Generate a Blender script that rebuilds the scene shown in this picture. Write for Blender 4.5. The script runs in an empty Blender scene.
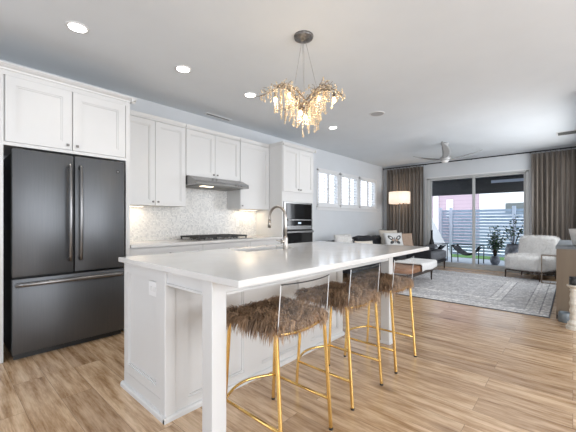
import bpy, bmesh, math, random
from mathutils import Vector, Matrix
random.seed(7)
C = bpy.context.scene.collection
PI = math.pi
# X runs along the kitchen wall towards the sliding door, Y towards the kitchen wall, Z up; metres.
H = 2.74; YW = 4.13; XW = 8.80; FL = 0.0
# ---------------------------------------------------------------- camera
cam_d = bpy.data.cameras.new('camera'); cam = bpy.data.objects.new('camera', cam_d); C.objects.link(cam)
cam.location = (0, 0, 1.17); cam.rotation_euler = (PI/2, 0, math.radians(41.94-90))
cam_d.sensor_width = 36; cam_d.lens = 317/576*36; cam_d.shift_y = 5/576; cam_d.clip_start = .05
bpy.context.scene.camera = cam
# ---------------------------------------------------------------- world, exposure
sc = bpy.context.scene
sc.view_settings.view_transform = 'Standard'; sc.view_settings.look = 'None'
sc.view_settings.gamma = 1; sc.view_settings.exposure = 0.0; sc.view_settings.use_curve_mapping = False
w = bpy.data.worlds.new('sky'); sc.world = w; w.use_nodes = True
bg = w.node_tree.nodes['Background']; bg.inputs[0].default_value = (.80, .88, 1, 1); bg.inputs[1].default_value = 2.7
def area(name, loc, rot, sx, sy, power, col=(1, 1, 1)):
    l = bpy.data.lights.new(name, 'AREA'); l.shape = 'RECTANGLE'; l.size = sx; l.size_y = sy; l.energy = power; l.color = col
    o = bpy.data.objects.new(name, l); C.objects.link(o); o.location = loc; o.rotation_euler = rot
    return o
for xc in (.3, 2.8): area('fill_light_south', (xc, -3.53, 1.45), (math.radians(108), 0, 0), 2.1, 1.8, 92, (.98, .99, 1))  # unseen fill lights, added behind the camera to brighten the room
area('fill_light_west', (-2.63, 1.0, 1.45), (math.radians(105), 0, math.radians(-90)), 3.1, 1.8, 24, (.98, .99, 1))  # added fill from the unseen west side, no known window there
area('fill_light_living', (6.8, -.24, 1.65), (math.radians(93), 0, 0), 2.7, 1.3, 50, (.96, .98, 1))  # out-of-view fill, added because the living room came out too dark

# ---------------------------------------------------------------- materials
def mat(name, col=(.8, .8, .8), rough=.5, metal=0, **kw):
    m = bpy.data.materials.new(name); m.use_nodes = True
    b = m.node_tree.nodes['Principled BSDF']
    b.inputs['Base Color'].default_value = (*col, 1); b.inputs['Roughness'].default_value = rough; b.inputs['Metallic'].default_value = metal
    for k, v in kw.items():
        k = k.replace('_', ' ')
        if k in b.inputs: b.inputs[k].default_value = v
    return m
class NT:
    def __init__(s, m): s.t = m.node_tree; s.b = s.t.nodes['Principled BSDF']
    def n(s, typ, **kw):
        nd = s.t.nodes.new(typ)
        for k, v in kw.items():
            if k.startswith('i_'):
                nd.inputs[int(k[2:])].default_value = v
            else: setattr(nd, k, v)
        return nd
    def l(s, a, b): s.t.links.new(a, b)
    def coord(s, scale=(1, 1, 1), rot=(0, 0, 0), kind='Object'):
        c = s.n('ShaderNodeTexCoord'); mp = s.n('ShaderNodeMapping'); mp.inputs['Scale'].default_value = scale; mp.inputs['Rotation'].default_value = rot
        s.l(c.outputs[kind], mp.inputs[0]); return mp.outputs[0]
    def noise(s, vec, scale, detail=4, rough=.55):
        n = s.n('ShaderNodeTexNoise'); n.inputs['Scale'].default_value = scale; n.inputs['Detail'].default_value = detail; n.inputs['Roughness'].default_value = rough
        s.l(vec, n.inputs['Vector']); return n.outputs[0]
    def ramp(s, fac, stops):
        r = s.n('ShaderNodeValToRGB'); e = r.color_ramp.elements
        while len(e) < len(stops): e.new(.5)
        for i, (p, c) in enumerate(stops): e[i].position = p; e[i].color = (*c, 1)
        s.l(fac, r.inputs[0]); return r.outputs[0]
    def mix(s, fac, a, b, mode='MIX'):
        m = s.n('ShaderNodeMix', data_type='RGBA', blend_type=mode)
        for sock, v in ((m.inputs[0], fac), (m.inputs[6], a), (m.inputs[7], b)):
            if isinstance(v, (int, float)): sock.default_value = v
            elif isinstance(v, tuple): sock.default_value = (*v, 1)
            else: s.l(v, sock)
        return m.outputs[2]
    def math(s, op, a, b=0.0, c=None):
        m = s.n('ShaderNodeMath', operation=op)
        for i, v in enumerate((a, b) if c is None else (a, b, c)):
            if isinstance(v, (int, float)): m.inputs[i].default_value = v
            else: s.l(v, m.inputs[i])
        return m.outputs[0]
    def base(s, col): s.l(col, s.b.inputs['Base Color'])
    def bump(s, h, strength=.2, dist=.01):
        b = s.n('ShaderNodeBump'); b.inputs['Strength'].default_value = strength; b.inputs['Distance'].default_value = dist
        s.l(h, b.inputs['Height']); s.l(b.outputs[0], s.b.inputs['Normal'])
def noisy(name, c1, c2, scale=8, rough=.5, metal=0, bump=0, stretch=(1, 1, 1), detail=4, **kw):
    m = mat(name, c1, rough, metal, **kw); t = NT(m); v = t.coord(stretch); n = t.noise(v, scale, detail)
    t.base(t.ramp(n, [(.3, c1), (.7, c2)]))
    if bump: t.bump(n, bump)
    return m
M = {}
M['wall'] = noisy('wall_paint', (.62, .64, .66), (.64, .66, .68), 3, .6)
M['ceiling'] = noisy('ceiling_paint', (.71, .745, .775), (.74, .775, .805), 2, .8)
M['white'] = noisy('white_cabinet_paint', (.665, .665, .66), (.685, .685, .68), 2, .38)
M['trimw'] = noisy('white_trim_paint', (.72, .72, .72), (.74, .74, .74), 2, .4)
M['quartz'] = noisy('white_quartz', (.66, .65, .635), (.72, .71, .70), 6, .13, detail=8)
M['steel'] = noisy('stainless_steel', (.27, .265, .26), (.33, .325, .32), 4, .26, 1, stretch=(1, 60, 60))
M['sinksteel'] = noisy('satin_sink_steel', (.13, .125, .12), (.18, .175, .17), 6, .5, .8)
M['dsteel'] = noisy('dark_slate_steel', (.112, .117, .125), (.125, .13, .138), 3, .42, .85, stretch=(40, 1, 1))
M['handle'] = mat('brushed_dark_handle', (.24, .235, .235), .28, 1)
M['nickel'] = mat('brushed_nickel', (.46, .42, .38), .28, 1)
M['knobmetal'] = mat('dark_nickel_knob', (.20, .19, .18), .35, 1)
M['black'] = noisy('black_plastic', (.012, .012, .012), (.02, .02, .02), 20, .4)
M['bglass'] = mat('black_appliance_glass', (.008, .008, .009), .06)
M['iron'] = mat('black_cast_iron', (.015, .015, .015), .5)
M['gold'] = noisy('brushed_gold_metal', (.78, .52, .17), (.84, .58, .22), 12, .27, 1)
M['acrylic'] = mat('clear_acrylic', (.9, .93, .95), .1, 0, Alpha=.018)
M['grey'] = mat('grey_metal', (.46, .46, .46), .45, .2)
M['blade'] = mat('fan_blade_grey', (.30, .30, .30), .5)
M['vent'] = mat('vent_metal', (.22, .22, .21), .5)
M['dark_slot'] = mat('dark_slot', (.03, .03, .03), .8)
M['sofa'] = noisy('black_sofa_fabric', (.012, .013, .016), (.022, .023, .028), 60, .85, bump=.3)
M['charcoal'] = noisy('charcoal_fabric', (.10, .104, .115), (.15, .155, .168), 50, .8, bump=.3)
M['leather'] = noisy('brown_leather', (.22, .10, .05), (.33, .17, .09), 14, .45, bump=.2)
M['whitefab'] = noisy('white_fabric', (.72, .71, .69), (.82, .81, .79), 30, .8, bump=.3)
M['cream'] = noisy('cream_fabric', (.62, .56, .48), (.72, .66, .58), 30, .8, bump=.3)
M['tan'] = noisy('tan_fabric', (.42, .29, .21), (.52, .38, .29), 30, .8, bump=.3)
M['dwood'] = noisy('dark_stained_wood', (.03, .018, .012), (.06, .035, .022), 8, .4, stretch=(1, 1, .2))
M['brownwood'] = noisy('taupe_wood', (.135, .10, .068), (.185, .142, .10), 6, .5, stretch=(1, 1, .15), bump=.1)
M['slate'] = noisy('slate_top', (.10, .115, .13), (.15, .165, .18), 6, .35)
M['bronze'] = noisy('aged_bronze', (.16, .12, .09), (.30, .25, .20), 25, .4, .9, bump=.4)
M['pewter'] = noisy('hammered_pewter', (.10, .095, .09), (.26, .25, .24), 45, .4, .8, bump=.5)
M['wire'] = mat('steel_wire', (.35, .34, .33), .4, .8)
M['bead'] = mat('champagne_crystal', (1, .86, .66), .08, 0, Transmission_Weight=.75, IOR=1.45)
M['curtain'] = noisy('taupe_satin_curtain', (.055, .042, .033), (.27, .225, .185), 3, .36, stretch=(1, 12, .25), detail=6, Sheen_Weight=.3)  # streaks put the folds' highlights and shade into the colour
M['rod'] = mat('black_metal_rod', (.012, .012, .012), .4, .5)
M['alu'] = mat('light_grey_door_frame', (.50, .50, .49), .4)
M['darksoffit'] = noisy('dark_patio_boards', (.03, .031, .034), (.06, .062, .066), 3, .35, stretch=(1, .3, 1))
M['paver'] = noisy('patio_pavers', (.34, .38, .42), (.42, .46, .50), 3, .8)
M['turf'] = noisy('green_turf', (.10, .22, .06), (.18, .34, .10), 60, .9, bump=.5)
M['fence'] = noisy('blue_grey_fence_paint', (.25, .33, .42), (.32, .40, .50), 4, .6)
M['fencepost'] = noisy('pale_fence_post_paint', (.42, .48, .58), (.5, .55, .64), 4, .6)
M['pinkwall'] = noisy('mauve_siding', (.42, .30, .34), (.46, .34, .38), 4, .7)
M['pink'] = noisy('pink_stucco', (.72, .40, .44), (.80, .48, .50), 4, .8)
M['whitehouse'] = noisy('white_stucco', (.80, .80, .78), (.86, .86, .84), 3, .8)
M['houseglass'] = mat('dull_window_glass', (.14, .155, .15), .15)
M['leaf'] = noisy('dark_green_leaves', (.015, .045, .02), (.04, .09, .035), 30, .5)
M['greypot'] = noisy('mottled_grey_ceramic', (.10, .11, .13), (.28, .29, .32), 12, .6)
M['bluepot'] = noisy('blue_grey_ceramic', (.12, .145, .165), (.19, .22, .24), 9, .35)
M['stone'] = noisy('weathered_cream_carving', (.55, .50, .42), (.72, .68, .60), 18, .8, bump=.6)
M['pebble'] = mat('outlet_white', (.8, .8, .8), .3)
M['glassclear'] = mat('window_glass', (1, 1, 1), .0, 0, Transmission_Weight=1.0, IOR=1.02)
def emis(name, col, s):
    m = mat(name, col, .5); b = m.node_tree.nodes['Principled BSDF']
    b.inputs['Emission Color'].default_value = (*col, 1); b.inputs['Emission Strength'].default_value = s; return m
M['lamp'] = emis('lit_downlight_lens', (1, .97, .92), 9)
M['bulb'] = emis('lit_filament_bulb', (1, .76, .46), 7)
M['shade'] = emis('lit_linen_shade', (1, .82, .66), .62)
M['strip'] = emis('under_cabinet_strip', (1, .86, .66), 3)
M['orange_led'] = emis('clock_display', (.5, .6, .7), .5)
# wood floor
def floor_mat():
    m = mat('oak_plank_floor', (.4, .25, .14), .36, 0, Specular_IOR_Level=.8); t = NT(m)
    v = t.coord((1, 1, 1), (0, 0, PI/2))
    br = t.n('ShaderNodeTexBrick'); br.offset = .37; br.offset_frequency = 2
    for k, x in (('Scale', 1), ('Mortar Size', .0012), ('Mortar Smooth', .2), ('Bias', 0), ('Brick Width', 1.25), ('Row Height', .185)): br.inputs[k].default_value = x
    br.inputs['Color1'].default_value = (0, 0, 0, 1); br.inputs['Color2'].default_value = (1, 1, 1, 1); br.inputs['Mortar'].default_value = (.5, .5, .5, 1)
    t.l(v, br.inputs['Vector'])
    # per plank shift of the grain
    sh = t.n('ShaderNodeVectorMath', operation='MULTIPLY_ADD'); t.l(br.outputs['Color'], sh.inputs[0]); sh.inputs[1].default_value = (7, 13, 0); t.l(v, sh.inputs[2])
    mp = t.n('ShaderNodeMapping'); mp.inputs['Scale'].default_value = (1.1, 9, 1); t.l(sh.outputs[0], mp.inputs[0])
    g1 = t.noise(mp.outputs[0], 2.2, 8, .68)
    mp2 = t.n('ShaderNodeMapping'); mp2.inputs['Scale'].default_value = (3, 70, 1); t.l(sh.outputs[0], mp2.inputs[0])
    g2 = t.noise(mp2.outputs[0], 2, 5, .6)
    base = t.ramp(g1, [(.25, (.17, .085, .04)), (.40, (.46, .285, .15)), (.58, (.76, .55, .36)), (.8, (.87, .67, .47))])
    col = t.mix(.24, base, t.ramp(g2, [(.36, (.40, .36, .33)), (.60, (1, 1, 1))]), 'MULTIPLY')
    pl = t.ramp(br.outputs['Color'], [(0, (.66, .62, .60)), (.35, (.92, .90, .88)), (1, (1.0, 1.0, 1.0))])
    col = t.mix(.8, col, pl, 'MULTIPLY')
    # dark knots
    kv = t.n('ShaderNodeMapping'); kv.inputs['Scale'].default_value = (2.0, 5, 1); t.l(sh.outputs[0], kv.inputs[0])
    vo = t.n('ShaderNodeTexVoronoi'); vo.inputs['Scale'].default_value = .75; t.l(kv.outputs[0], vo.inputs['Vector'])
    kn = t.ramp(vo.outputs['Distance'], [(.03, (.32, .25, .20)), (.20, (1, 1, 1))])
    col = t.mix(.75, col, kn, 'MULTIPLY')
    col = t.mix(t.math('MULTIPLY', br.outputs['Fac'], .7), col, (.10, .06, .035))
    t.base(col)
    t.l(t.math('MULTIPLY_ADD', g2, .12, .15), t.b.inputs['Roughness'])
    t.bump(t.math('SUBTRACT', g2, t.math('MULTIPLY', br.outputs['Fac'], 2)), .12, .003)
    return m
M['floor'] = floor_mat()
def mosaic_mat():
    m = mat('pearl_mosaic_tile', (.7, .7, .7), .22); t = NT(m); v = t.coord((1, 1, 1))
    mp = t.n('ShaderNodeMapping'); mp.inputs['Scale'].default_value = (52, 1, 52); t.l(v, mp.inputs[0])
    vo = t.n('ShaderNodeTexVoronoi'); vo.inputs['Scale'].default_value = 1; vo.inputs['Randomness'].default_value = .55; t.l(mp.outputs[0], vo.inputs['Vector'])
    c = t.ramp(vo.outputs['Color'], [(.1, (.62, .62, .61)), (.5, (.78, .77, .75)), (.9, (.88, .87, .84))])
    e = t.n('ShaderNodeTexVoronoi', feature='DISTANCE_TO_EDGE'); e.inputs['Scale'].default_value = 1; e.inputs['Randomness'].default_value = .55; t.l(mp.outputs[0], e.inputs['Vector'])
    g = t.ramp(e.outputs['Distance'], [(.03, (.80, .80, .78)), (.09, (1, 1, 1))])
    t.base(t.mix(1.0, c, g, 'MULTIPLY')); t.bump(vo.outputs['Distance'], .3, .004); return m
M['mosaic'] = mosaic_mat()
def rug_mat(hx, hy):
    m = mat('faded_persian_rug', (.5, .5, .5), .95); t = NT(m)
    c = t.n('ShaderNodeTexCoord'); sp = t.n('ShaderNodeSeparateXYZ'); t.l(c.outputs['Object'], sp.inputs[0])
    dx = t.math('SUBTRACT', hx, t.math('ABSOLUTE', sp.outputs[0])); dy = t.math('SUBTRACT', hy, t.math('ABSOLUTE', sp.outputs[1]))
    d = t.math('MINIMUM', dx, dy)
    bands = t.n('ShaderNodeValToRGB'); bands.color_ramp.interpolation = 'CONSTANT'; e = bands.color_ramp.elements
    L = (.84, .83, .81); D = (.30, .30, .32); G = (.60, .595, .60)
    st = [(0, D), (.012, L), (.10, D), (.115, L), (.20, G), (.215, L), (.26, D), (.275, G), (.56, D), (.575, L), (.64, G), (.655, L), (.72, D), (.735, G)]
    while len(e) < len(st): e.new(.5)
    for i, (p, cc) in enumerate(st): e[i].position = p; e[i].color = (*cc, 1)
    t.l(d, bands.inputs[0])
    v = t.coord((1, 1, 1))
    vo = t.n('ShaderNodeTexVoronoi'); vo.inputs['Scale'].default_value = 9; t.l(v, vo.inputs['Vector'])
    wv = t.n('ShaderNodeTexWave', bands_direction='DIAGONAL'); wv.inputs['Scale'].default_value = 5; wv.inputs['Distortion'].default_value = 9; wv.inputs['Detail'].default_value = 4; wv.inputs['Detail Scale'].default_value = 2.5; t.l(v, wv.inputs['Vector'])
    n1 = t.noise(v, 5, 8, .75); n2 = t.noise(v, 42, 4, .7)
    motif = t.ramp(t.math('MULTIPLY', wv.outputs[1], t.math('MULTIPLY', vo.outputs['Distance'], 2.2)), [(.1, (1.25, 1.25, 1.25)), (.5, (.62, .62, .66))])
    col = t.mix(.8, bands.outputs[0], motif, 'MULTIPLY')
    fade = t.ramp(n1, [(.40, (0, 0, 0)), (.60, (1, 1, 1))])
    col = t.mix(t.math('MULTIPLY', fade, .6), col, (.68, .67, .655))
    col = t.mix(.75, col, t.ramp(n2, [(.35, (.55, .55, .56)), (.6, (1.15, 1.15, 1.15))]), 'MULTIPLY')
    t.base(col); t.bump(n2, .5, .004); return m
def attr_mat(name, rough=.7, spec=.3):
    m = mat(name, (.5, .5, .5), rough); t = NT(m); a = t.n('ShaderNodeVertexColor', layer_name='col'); t.l(a.outputs[0], t.b.inputs['Base Color']); return m
M['fur'] = attr_mat('long_brown_fur', .55)
M['wfur'] = attr_mat('short_white_fur', .8)
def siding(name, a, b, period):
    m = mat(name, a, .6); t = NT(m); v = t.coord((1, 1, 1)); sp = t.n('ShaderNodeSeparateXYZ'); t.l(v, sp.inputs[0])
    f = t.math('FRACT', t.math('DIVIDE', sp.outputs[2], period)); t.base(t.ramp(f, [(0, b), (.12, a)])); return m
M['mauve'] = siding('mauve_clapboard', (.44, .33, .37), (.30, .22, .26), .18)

# ---------------------------------------------------------------- mesh helpers
class MB:
    def __init__(s): s.bm = bmesh.new()
    def box(s, x0, x1, y0, y1, z0, z1, bev=0):
        x0, x1 = sorted((x0, x1)); y0, y1 = sorted((y0, y1)); z0, z1 = sorted((z0, z1))
        r = bmesh.ops.create_cube(s.bm, size=1); vs = r['verts']
        for v in vs:
            v.co = Vector((x0+(v.co.x+.5)*(x1-x0), y0+(v.co.y+.5)*(y1-y0), z0+(v.co.z+.5)*(z1-z0)))
        if bev:
            es = list({e for v in vs for e in v.link_edges})
            bmesh.ops.bevel(s.bm, geom=es, offset=min(bev, .45*min(x1-x0, y1-y0, z1-z0)), segments=2, affect='EDGES', profile=.5)
        return s
    def cyl(s, p0, p1, r0, r1=None, n=16):
        r1 = r0 if r1 is None else r1; p0 = Vector(p0); p1 = Vector(p1); d = p1-p0
        q = d.to_track_quat('Z', 'Y').to_matrix().to_4x4()
        bmesh.ops.create_cone(s.bm, cap_ends=True, segments=n, radius1=r0, radius2=max(r1, 1e-5), depth=d.length, matrix=Matrix.Translation((p0+p1)/2) @ q)
        return s
    def sphere(s, c, r, sub=2, sc=(1, 1, 1)):
        bmesh.ops.create_icosphere(s.bm, subdivisions=sub, radius=r, matrix=Matrix.Translation(c) @ Matrix.Diagonal((*sc, 1))); return s
    def tube(s, pts, r, n=8, closed=False, flat=1.0):
        pts = [Vector(p) for p in pts]; k = len(pts); rings = []
        rr = r if isinstance(r, (list, tuple)) else [r]*k
        up = Vector((0, 0, 1)); pa = None
        for i, p in enumerate(pts):
            if closed: t = pts[(i+1) % k]-pts[i-1]
            else: t = pts[min(i+1, k-1)]-pts[max(i-1, 0)]
            t.normalize()
            a = up.cross(t) if pa is None else pa-t*pa.dot(t)
            if a.length < .05: a = Vector((1, 0, 0)).cross(t)
            a.normalize(); b = t.cross(a); pa = a
            rings.append([s.bm.verts.new(p+rr[i]*(math.cos(2*PI*j/n+PI/n)*a+flat*math.sin(2*PI*j/n+PI/n)*b)) for j in range(n)])
        for i in range(k if closed else k-1):
            A = rings[i]; B = rings[(i+1) % k]
            for j in range(n): s.bm.faces.new((A[j], A[(j+1) % n], B[(j+1) % n], B[j]))
        if not closed: s.bm.faces.new(rings[0][::-1]); s.bm.faces.new(rings[-1])
        return s
    def lathe(s, prof, c=(0, 0, 0), n=24):
        rings = []
        for r, z in prof: rings.append([s.bm.verts.new((c[0]+r*math.cos(2*PI*j/n), c[1]+r*math.sin(2*PI*j/n), c[2]+z)) for j in range(n)])
        for A, B in zip(rings, rings[1:]):
            for j in range(n): s.bm.faces.new((A[j], A[(j+1) % n], B[(j+1) % n], B[j]))
        s.bm.faces.new(rings[0][::-1]); s.bm.faces.new(rings[-1]); return s
    def prism(s, poly, axis, a0, a1):       # poly in the two other axes, extruded along axis
        def P(u, v, a): return {'x': (a, u, v), 'y': (u, a, v), 'z': (u, v, a)}[axis]
        A = [s.bm.verts.new(P(u, v, a0)) for u, v in poly]; B = [s.bm.verts.new(P(u, v, a1)) for u, v in poly]
        k = len(poly)
        for i in range(k): s.bm.faces.new((A[i], A[(i+1) % k], B[(i+1) % k], B[i]))
        s.bm.faces.new(A[::-1]); s.bm.faces.new(B); return s
    def xf(s, m): bmesh.ops.transform(s.bm, matrix=m, verts=s.bm.verts); return s
    def grid(s, f, nu, nv):
        g = [[s.bm.verts.new(f(i/nu, j/nv)) for j in range(nv+1)] for i in range(nu+1)]
        for i in range(nu):
            for j in range(nv): s.bm.faces.new((g[i][j], g[i+1][j], g[i+1][j+1], g[i][j+1]))
        return s
    def build(s, name, m, parent=None, smooth=False, origin=None):
        bm = s.bm
        o0 = Vector(ORG.get(parent.name, (0, 0, 0))) if parent else Vector(origin or (0, 0, 0))
        bmesh.ops.recalc_face_normals(bm, faces=bm.faces)
        if o0.length: bmesh.ops.translate(bm, vec=-o0, verts=bm.verts)
        me = bpy.data.meshes.new(name); bm.to_mesh(me); bm.free()
        for p in me.polygons: p.use_smooth = smooth
        o = bpy.data.objects.new(name, me); C.objects.link(o); me.materials.append(m)
        if parent: o.parent = parent
        else: o.location = o0
        ORG[o.name] = tuple(o0)
        if smooth == 'auto': pass
        return o
ORG = {}
def smooth_angle(o, deg=35):
    me = o.data
    for p in me.polygons: p.use_smooth = True
    me.set_sharp_from_angle(angle=math.radians(deg)); return o
def tag(o, label, cat, group=None, kind=None):
    o['label'] = label; o['category'] = cat
    if group: o['group'] = group
    if kind: o['kind'] = kind
    return o
def thing(name, label, cat, loc=(0, 0, 0), group=None):
    o = bpy.data.objects.new(name, None); C.objects.link(o); o.location = loc; o.empty_display_size = .1
    ORG[o.name] = tuple(loc); tag(o, label, cat, group); return o
def struct(o): o['kind'] = 'structure'; return o
def copy_tree(o, parent=None):
    c = o.copy(); C.objects.link(c); c.parent = parent
    for ch in list(o.children): copy_tree(ch, c)
    return c
def wall(name, axis, p0, p1, a0, a1, z0, z1, holes, m):
    mb = MB(); us = sorted({a0, a1, *[h[0] for h in holes], *[h[1] for h in holes]}); zs = sorted({z0, z1, *[h[2] for h in holes], *[h[3] for h in holes]})
    for ua, ub in zip(us, us[1:]):
        for za, zb in zip(zs, zs[1:]):
            cu, cz = (ua+ub)/2, (za+zb)/2
            if any(h[0] < cu < h[1] and h[2] < cz < h[3] for h in holes): continue
            if axis == 'x': mb.box(ua, ub, p0, p1, za, zb)
            else: mb.box(p0, p1, ua, ub, za, zb)
    bmesh.ops.remove_doubles(mb.bm, verts=mb.bm.verts, dist=1e-5)
    return struct(mb.build(name, m))
def shaker(a0, a1, z0, z1, front, t=.02, rail=.065, gap=.0025):   # faces -Y, front face at y=front
    mb = MB(); a0 += gap; a1 -= gap; z0 += gap; z1 -= gap
    mb.box(a0+rail*.9, a1-rail*.9, front+.014, front+t, z0+rail*.9, z1-rail*.9)
    mb.box(a0, a0+rail, front, front+t, z0, z1); mb.box(a1-rail, a1, front, front+t, z0, z1)
    mb.box(a0+rail, a1-rail, front, front+t, z0, z0+rail); mb.box(a0+rail, a1-rail, front, front+t, z1-rail, z1)
    # inner bead
    b = .012; i0, i1, k0, k1 = a0+rail, a1-rail, z0+rail, z1-rail
    for (p, q, r_, s_) in ((i0, i1, k0, k0+b), (i0, i1, k1-b, k1), (i0, i0+b, k0+b, k1-b), (i1-b, i1, k0+b, k1-b)): mb.box(p, q, front+.006, front+t, r_, s_)
    return mb
def knob(x, y, z, parent):  # small square knob, faces -Y
    return MB().cyl((x, y, z), (x, y-.014, z), .006, .006, 8).box(x-.011, x+.011, y-.024, y-.014, z-.011, z+.011, .003).build('knob', M['knobmetal'], parent)
ROTW = Matrix.Rotation(-PI/2, 4, 'Z')     # (a,y)->(y,-a): a -Y facing panel becomes -X facing

# ================================================================ THE ROOM
struct(MB().box(-2.6, 8.95, -3.5, YW+.15, -.12, 0).build('floor', M['floor']))
struct(MB().box(-2.6, 8.95, -3.5, YW+.15, H, H+.12).build('ceiling', M['ceiling']))
WIN = [(5.55, 6.42), (6.48, 7.33), (7.39, 8.31)]
WZ = (1.52, 2.30)
wall('wall_kitchen', 'x', YW, YW+.15, -2.6, 8.95, 0, H, [(a, b, *WZ) for a, b in WIN], M['wall'])
DY = (.72, 2.90); DZ = 2.30
wall('wall_far', 'y', XW, XW+.15, -.12, YW, 0, H, [(*DY, 0, DZ)], M['wall'])
wall('wall_fireplace_side', 'x', -.27, -.12, 5.10, XW+.15, 0, H, [(5.4, 8.2, .95, 2.35)], M['wall'])  # unseen opening, made up for the living room fill light
struct(MB().box(5.10, 5.25, -3.5, -.27, 0, H).build('wall_dining_side', M['wall']))
wall('wall_south', 'x', -3.65, -3.5, -2.6, 5.25, 0, H, [(-.8, 1.4, .5, 2.4), (1.7, 3.9, .5, 2.4)], M['wall'])  # both unseen openings are invented to hold the south fill lights
wall('wall_west', 'y', -2.75, -2.6, -3.5, YW, 0, H, [(-.6, 2.6, .5, 2.4)], M['wall'])  # unseen opening added for the west fill light
# three high windows with shutters
for i, (a, b) in enumerate(WIN):
    wn = thing('window_%d' % (i+1), ['', '', ''][i] or ('white shuttered high window %s' % ['nearest the wall ovens, first of the three', 'between the other two shuttered windows', 'nearest the far curtains, last of the three'][i]), 'window', (a, YW, WZ[0]))
    wn['kind'] = 'structure'
    f = MB()
    for (x0, x1, z0, z1) in ((a-.02, a+.03, WZ[0], WZ[1]), (b-.03, b+.02, WZ[0], WZ[1]), (a-.02, b+.02, WZ[1]-.03, WZ[1]+.03), (a-.02, b+.02, WZ[0]-.02, WZ[0]+.02)): f.box(x0, x1, YW-.015, YW+.06, z0, z1)
    f.build('window_frame', M['trimw'], wn)
    MB().box(a+.01, b-.01, YW+.118, YW+.124, WZ[0]+.01, WZ[1]-.01).build('pane', M['glassclear'], wn)
    mid = (a+b)/2
    for (p, q) in ((a+.03, mid-.002), (mid+.002, b-.03)):
        sh = MB(); st = .035
        sh.box(p, p+st, YW+.0, YW+.028, WZ[0]+.02, WZ[1]-.03); sh.box(q-st, q, YW+.0, YW+.028, WZ[0]+.02, WZ[1]-.03)
        sh.box(p+st, q-st, YW, YW+.028, WZ[0]+.02, WZ[0]+.06); sh.box(p+st, q-st, YW, YW+.028, WZ[1]-.07, WZ[1]-.03)
        so = sh.build('shutter', M['trimw'], wn)
        z0 = WZ[0]+.095; n = 9; stp = (WZ[1]-.10-z0)/(n-1)
        lv = MB()
        for k in range(n):
            zc = z0+k*stp; an = math.radians(18)
            c_, s_ = math.cos(an)*.034, math.sin(an)*.034; th = .004
            lv.prism([(YW+.014-c_, zc+s_*-1-th), (YW+.014+c_, zc+s_-th), (YW+.014+c_, zc+s_+th), (YW+.014-c_, zc-s_+th)], 'x', p+st, q-st)
        lv.build('louver_set', M['trimw'], so)
        mx = (p+q)/2; MB().box(mx-.006, mx+.006, YW-.03, YW-.02, z0-.02, WZ[1]-.12).build('tilt_rod', M['trimw'], so)
struct(MB().box(5.50, 8.36, YW-.06, YW, 1.475, 1.50).box(5.52, 8.34, YW-.02, YW, 1.41, 1.475).build('trim_1', M['trimw']))
struct(MB().box(4.60, XW, YW-.016, YW, 0, .13).box(4.60, XW, YW-.01, YW, .13, .14).build('baseboard_kitchen_side', M['trimw']))
struct(MB().box(XW-.016, XW, 2.98, YW, 0, .13).build('baseboard_far', M['trimw']))
struct(MB().box(XW-.016, XW, -.12, .64, 0, .13).build('baseboard_far_right', M['trimw']))
# sliding door
t = thing('door_1', 'two-panel sliding glass patio door in a light grey frame', 'door', (XW, 1.81, 0)); t['kind'] = 'structure'
f = MB(); y0, y1 = DY
f.box(XW-.03, XW+.12, y0, y0+.05, 0, DZ); f.box(XW-.03, XW+.12, y1-.05, y1, 0, DZ); f.box(XW-.03, XW+.12, y0, y1, DZ-.03, DZ); f.box(XW-.03, XW+.12, y0, y1, 0, .035)
f.build('door_frame', M['alu'], t)
ym = 1.815
for (p, q, xx) in ((ym-.035, y1-.05, XW+.03), (y0+.05, ym+.035, XW+.075)):
    g = MB(); g.box(xx, xx+.04, p, p+.055, .035, DZ-.03); g.box(xx, xx+.04, q-.055, q, .035, DZ-.03); g.box(xx, xx+.04, p+.055, q-.055, .035, .11); g.box(xx, xx+.04, p+.055, q-.055, DZ-.065, DZ-.03)
    s_ = g.build('sliding_panel', M['alu'], t)
    MB().box(xx+.017, xx+.023, p+.05, q-.05, .10, DZ-.055).build('pane', M['glassclear'], s_)
f = MB()
for (p, q, z0, z1) in ((y0-.05, y0, 0, DZ+.03), (y1, y1+.05, 0, DZ+.03), (y0, y1, DZ, DZ+.03)): f.box(XW-.018, XW, p, q, z0, z1)
struct(f.build('trim_2', M['trimw']))
# backsplash
struct(MB().box(1.385, 3.75, YW-.010, YW, .914, 1.80).build('trim_backsplash', M['mosaic']))

# ================================================================ KITCHEN WALL
FN = 3.50
# tall cabinet around the refrigerator
t = thing('refrigerator_cabinet', 'tall white cabinet surround enclosing the dark refrigerator', 'cabinet', (.86, 3.8, 0))
b = MB(); b.box(.335, .376, FN, YW-.002, 0, 2.44); b.box(1.342, 1.383, FN, YW-.002, 0, 2.44); b.box(.376, 1.342, FN+.02, YW-.002, 1.81, 2.44); b.box(.376, 1.342, FN, FN+.02, 1.803, 1.832); b.box(.376, 1.342, FN, FN+.02, 2.385, 2.44)
b.box(-.35, .335, FN+.02, YW-.002, 0, 2.44)
b.build('cabinet_body', M['white'], t)
for k, (p, q) in enumerate(((.385, .858), (.864, 1.338))):
    d = shaker(p, q, 1.832, 2.385, FN-.004, .024, .07).build('door', M['white'], t)
    knob(q-.035 if k == 0 else p+.035, FN-.004, 1.875, d)
d = shaker(-.33, .325, .12, 2.385, FN-.004, .024, .07).build('door', M['white'], t)
cr = MB()
prof = [(FN, 2.425), (FN-.012, 2.425), (FN-.016, 2.44), (FN-.022, 2.442), (FN-.04, 2.452), (FN-.044, 2.458), (FN-.052, 2.460), (FN-.052, 2.472), (FN, 2.472)]
cr.prism(prof, 'x', -.35, 1.435)
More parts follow.
